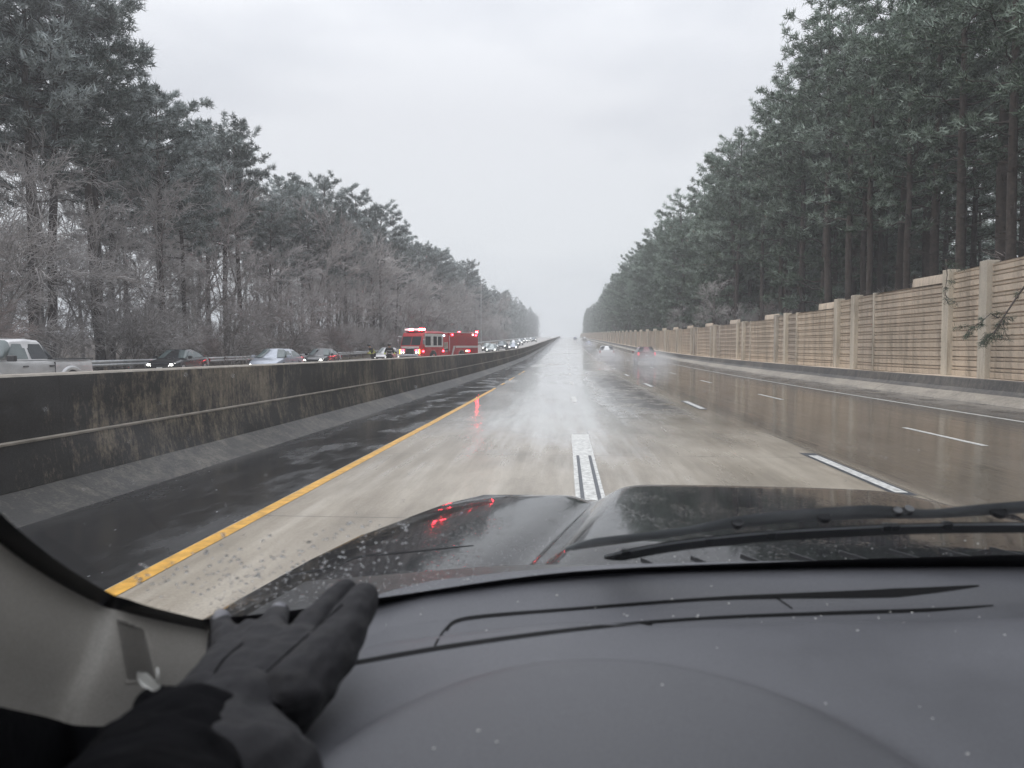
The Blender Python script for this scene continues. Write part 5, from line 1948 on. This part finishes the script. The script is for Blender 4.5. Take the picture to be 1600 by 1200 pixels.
# knit cuff and sleeve
slv = remeshed('sleeve', [([H(318, 1165, .42), H(300, 1175, .405), H(240, 1260, .34), H(200, 1420, .24)], [.030, .036, .042, .046]),
                          ([H(242, 1110, .43), H(262, 1150, .41), H(250, 1220, .36)], [.016, .028, .038]),
                          ([H(150, 1190, .38), H(220, 1180, .37), H(250, 1300, .33)], [.010, .026, .040])], M_SLEEVE, person, .0035, 3, .012, .035)
cuff = remeshed('cuff', [([H(372, 1120, .44), H(345, 1150, .425), H(330, 1185, .405), H(330, 1260, .36)], [.030, .034, .036, .040]),
                         ([H(310, 1095, .445), H(380, 1160, .43), H(400, 1240, .37)], [.018, .026, .036])], M_GLOVE, person, .0026, 6, .007, .03)
# seams across the back of the glove
gb = BVHTree.FromObject(glove, bpy.context.evaluated_depsgraph_get())
def on_glove(px, py):
    d = ray(px, py)
    h = gb.ray_cast(O, d)
    return None if h[0] is None else h[0] - d * .0004
def glove_local_bvh():
    me = glove.data
    return BVHTree.FromPolygons([v.co.copy() for v in me.vertices], [tuple(p.vertices) for p in me.polygons])
gb = glove_local_bvh()
for pts_s in ([(375, 1090), (420, 1048), (455, 1015), (490, 985), (535, 945)], [(392, 1100), (412, 1092), (440, 1105)], [(330, 1060), (350, 1030), (380, 1005)]):
    pp = [on_glove(*p) for p in [tuple(interp([Vector((*q, 0)) for q in pts_s], k / 16))[:2] for k in range(17)]]
    pp = [p for p in pp if p is not None]
    if len(pp) > 3: local_part(MB().tube(pp, .0008, 5), 'seam', M_SLEEVE)
t0 = H(224, 1062, .425); t1 = H(238, 1078, .42)
m_ = MB(); m_.add([H(214, 1050, .425), H(226, 1051, .424), H(248, 1072, .418), H(244, 1082, .417), H(222, 1072, .420), H(214, 1060, .424)], [(0, 1, 2, 3, 4, 5)])
m_.add([v + Vector((.0, .002, -.001)) for v in map(Vector, m_.V[:6])], [(5, 4, 3, 2, 1, 0)])
local_part(m_, 'white_label', M_TAGW, False)
tg = MB().tube([H(246, 1044, .424), H(247, 1056, .422), H(243, 1068, .42)], .0007, 5); local_part(tg, 'loose_thread', M_TAGW)

# unseen side windows, dark tint added to cut daylight on the lower trim
m = bpy.data.materials.new('light_blocking_side_glass'); m.use_nodes = True
n = m.node_tree; n.nodes.clear(); o_ = n.nodes.new('ShaderNodeOutputMaterial')
a_ = n.nodes.new('ShaderNodeBsdfTransparent'); a_.inputs[0].default_value = (.10, .11, .11, 1)
b_ = n.nodes.new('ShaderNodeBsdfGlossy'); b_.inputs['Roughness'].default_value = .03
mm = n.nodes.new('ShaderNodeMixShader'); mm.inputs[0].default_value = .08
n.links.new(a_.outputs[0], mm.inputs[1]); n.links.new(b_.outputs[0], mm.inputs[2]); n.links.new(mm.outputs[0], o_.inputs[0])
d_ = MB(); d_.add([(-.60, .05, CZ - .25), (-.60, -2.0, CZ - .25), (-.52, -2.0, CZ + .22), (-.44, .05, CZ + .22)], [(0, 1, 2, 3)])
own_build(d_, 'side_window', m)
d_ = MB(); d_.add([(1.42, .75, CZ - .2), (1.42, -2.0, CZ - .2), (1.36, -2.0, CZ + .22), (1.30, .05, CZ + .22)], [(0, 1, 2, 3)])
own_build(d_, 'side_window', m)
# ---- cabin shell: roof lining, header and doors keep daylight coming through the glass
M_LINER = dash_mat('roof_lining', (.22, .215, .205), .9, 200)
tl = [r_ for r_ in [[p for p in rows_] for rows_ in [[interp(base, i / NB) + Vector((0, -.80 + .04 * math.sin(PI * i / NB), .575)) * .80 for i in range(NB + 1)]]]][0]
a = MB(); rws = []
for k in (0, .12, .4, .9, 1.6, 2.2):
    rws.append([(p.x * (1 + .02 * k), p.y - k, p.z + .02 * math.sin(min(k, 1) * PI / 2)) for p in tl])
own_build(a.grid(rws), 'roof_lining', M_LINER, smooth=True)
d_ = MB()
x0 = -.60
d_.add([(x0, .75, CZ - .2), (x0 - .1, .75, .55), (x0 - .1, -2.0, .55), (x0, -2.0, CZ - .25), (x0, -.1, CZ - .25)], [(0, 1, 2, 3, 4)])
own_build(d_, 'driver_door', M_PILLAR)
d_ = MB(); x0 = 1.42
d_.add([(x0, .75, CZ - .2), (x0 + .1, .75, .55), (x0 + .1, -2.0, .55), (x0, -2.0, CZ - .2)], [(0, 1, 2, 3)])
own_build(d_, 'passenger_door', M_PILLAR)
d_ = MB(); d_.box(-.7, 1.52, -2.06, -2.0, .5, CZ + .2)
own_build(d_, 'rear_cabin_trim', M_PILLAR)
for xs_ in (-.05, .85):
    d_ = MB(); d_.box(xs_ - .24, xs_ + .24, -.95, -.80, .7, 1.42, None, .04); d_.box(xs_ - .13, xs_ + .13, -.98, -.86, 1.44, 1.66, None, .03); d_.box(xs_ - .26, xs_ + .26, -.90, -.35, .55, .72, None, .04)
    own_build(d_, 'seat', M_SLEEVE)
# ---------------------------------------------------------------- haze
m = bpy.data.materials.new('haze_air'); m.use_nodes = True
n = m.node_tree; n.nodes.clear()
o_ = n.nodes.new('ShaderNodeOutputMaterial'); pv = n.nodes.new('ShaderNodeVolumePrincipled')
pv.inputs['Color'].default_value = (.93, .95, .98, 1)
pv.inputs['Density'].default_value = .0010
pv.inputs['Anisotropy'].default_value = .1
n.links.new(pv.outputs[0], o_.inputs['Volume'])
hz = MB().box(-905, 905, -60, 1010, -28, 62).build('haze', m, kind='stuff')
hz.display_type = 'WIRE'
m = bpy.data.materials.new('road_spray'); m.use_nodes = True
n = m.node_tree; n.nodes.clear()
o_ = n.nodes.new('ShaderNodeOutputMaterial'); pv = n.nodes.new('ShaderNodeVolumePrincipled')
pv.inputs['Color'].default_value = (.95, .96, .98, 1); 
t_ = n.nodes.new('ShaderNodeTexCoord'); ln = n.nodes.new('ShaderNodeVectorMath'); ln.operation = 'LENGTH'
n.links.new(t_.outputs['Object'], ln.inputs[0])
fall = math_(n, 'MULTIPLY', math_(n, 'POWER', math_(n, 'SUBTRACT', 1., ln.outputs['Value'], clamp=True), 1.3), .30)
n.links.new(fall, pv.inputs['Density'])
m.cycles.volume_step_rate = 1.0
n.links.new(pv.outputs[0], o_.inputs['Volume'])
for x, y in ((P(1003, 552, 80).x, 80), (P(945, 552, 94).x, 94), (P(919, 552, 205).x, 205)):
    s_ = MB().ball((0, 0, 0), 1.0, 12).build('road_spray', m, kind='stuff')
    s_.scale = (2.6, 9.5, 1.5)
    s_.location = (x, y - 8.5, G(y - 8.5) + .35); s_.rotation_euler = (R(1.2), 0, 0)
    tag(s_, 'pale spray thrown up behind the vehicle ahead', 'spray')
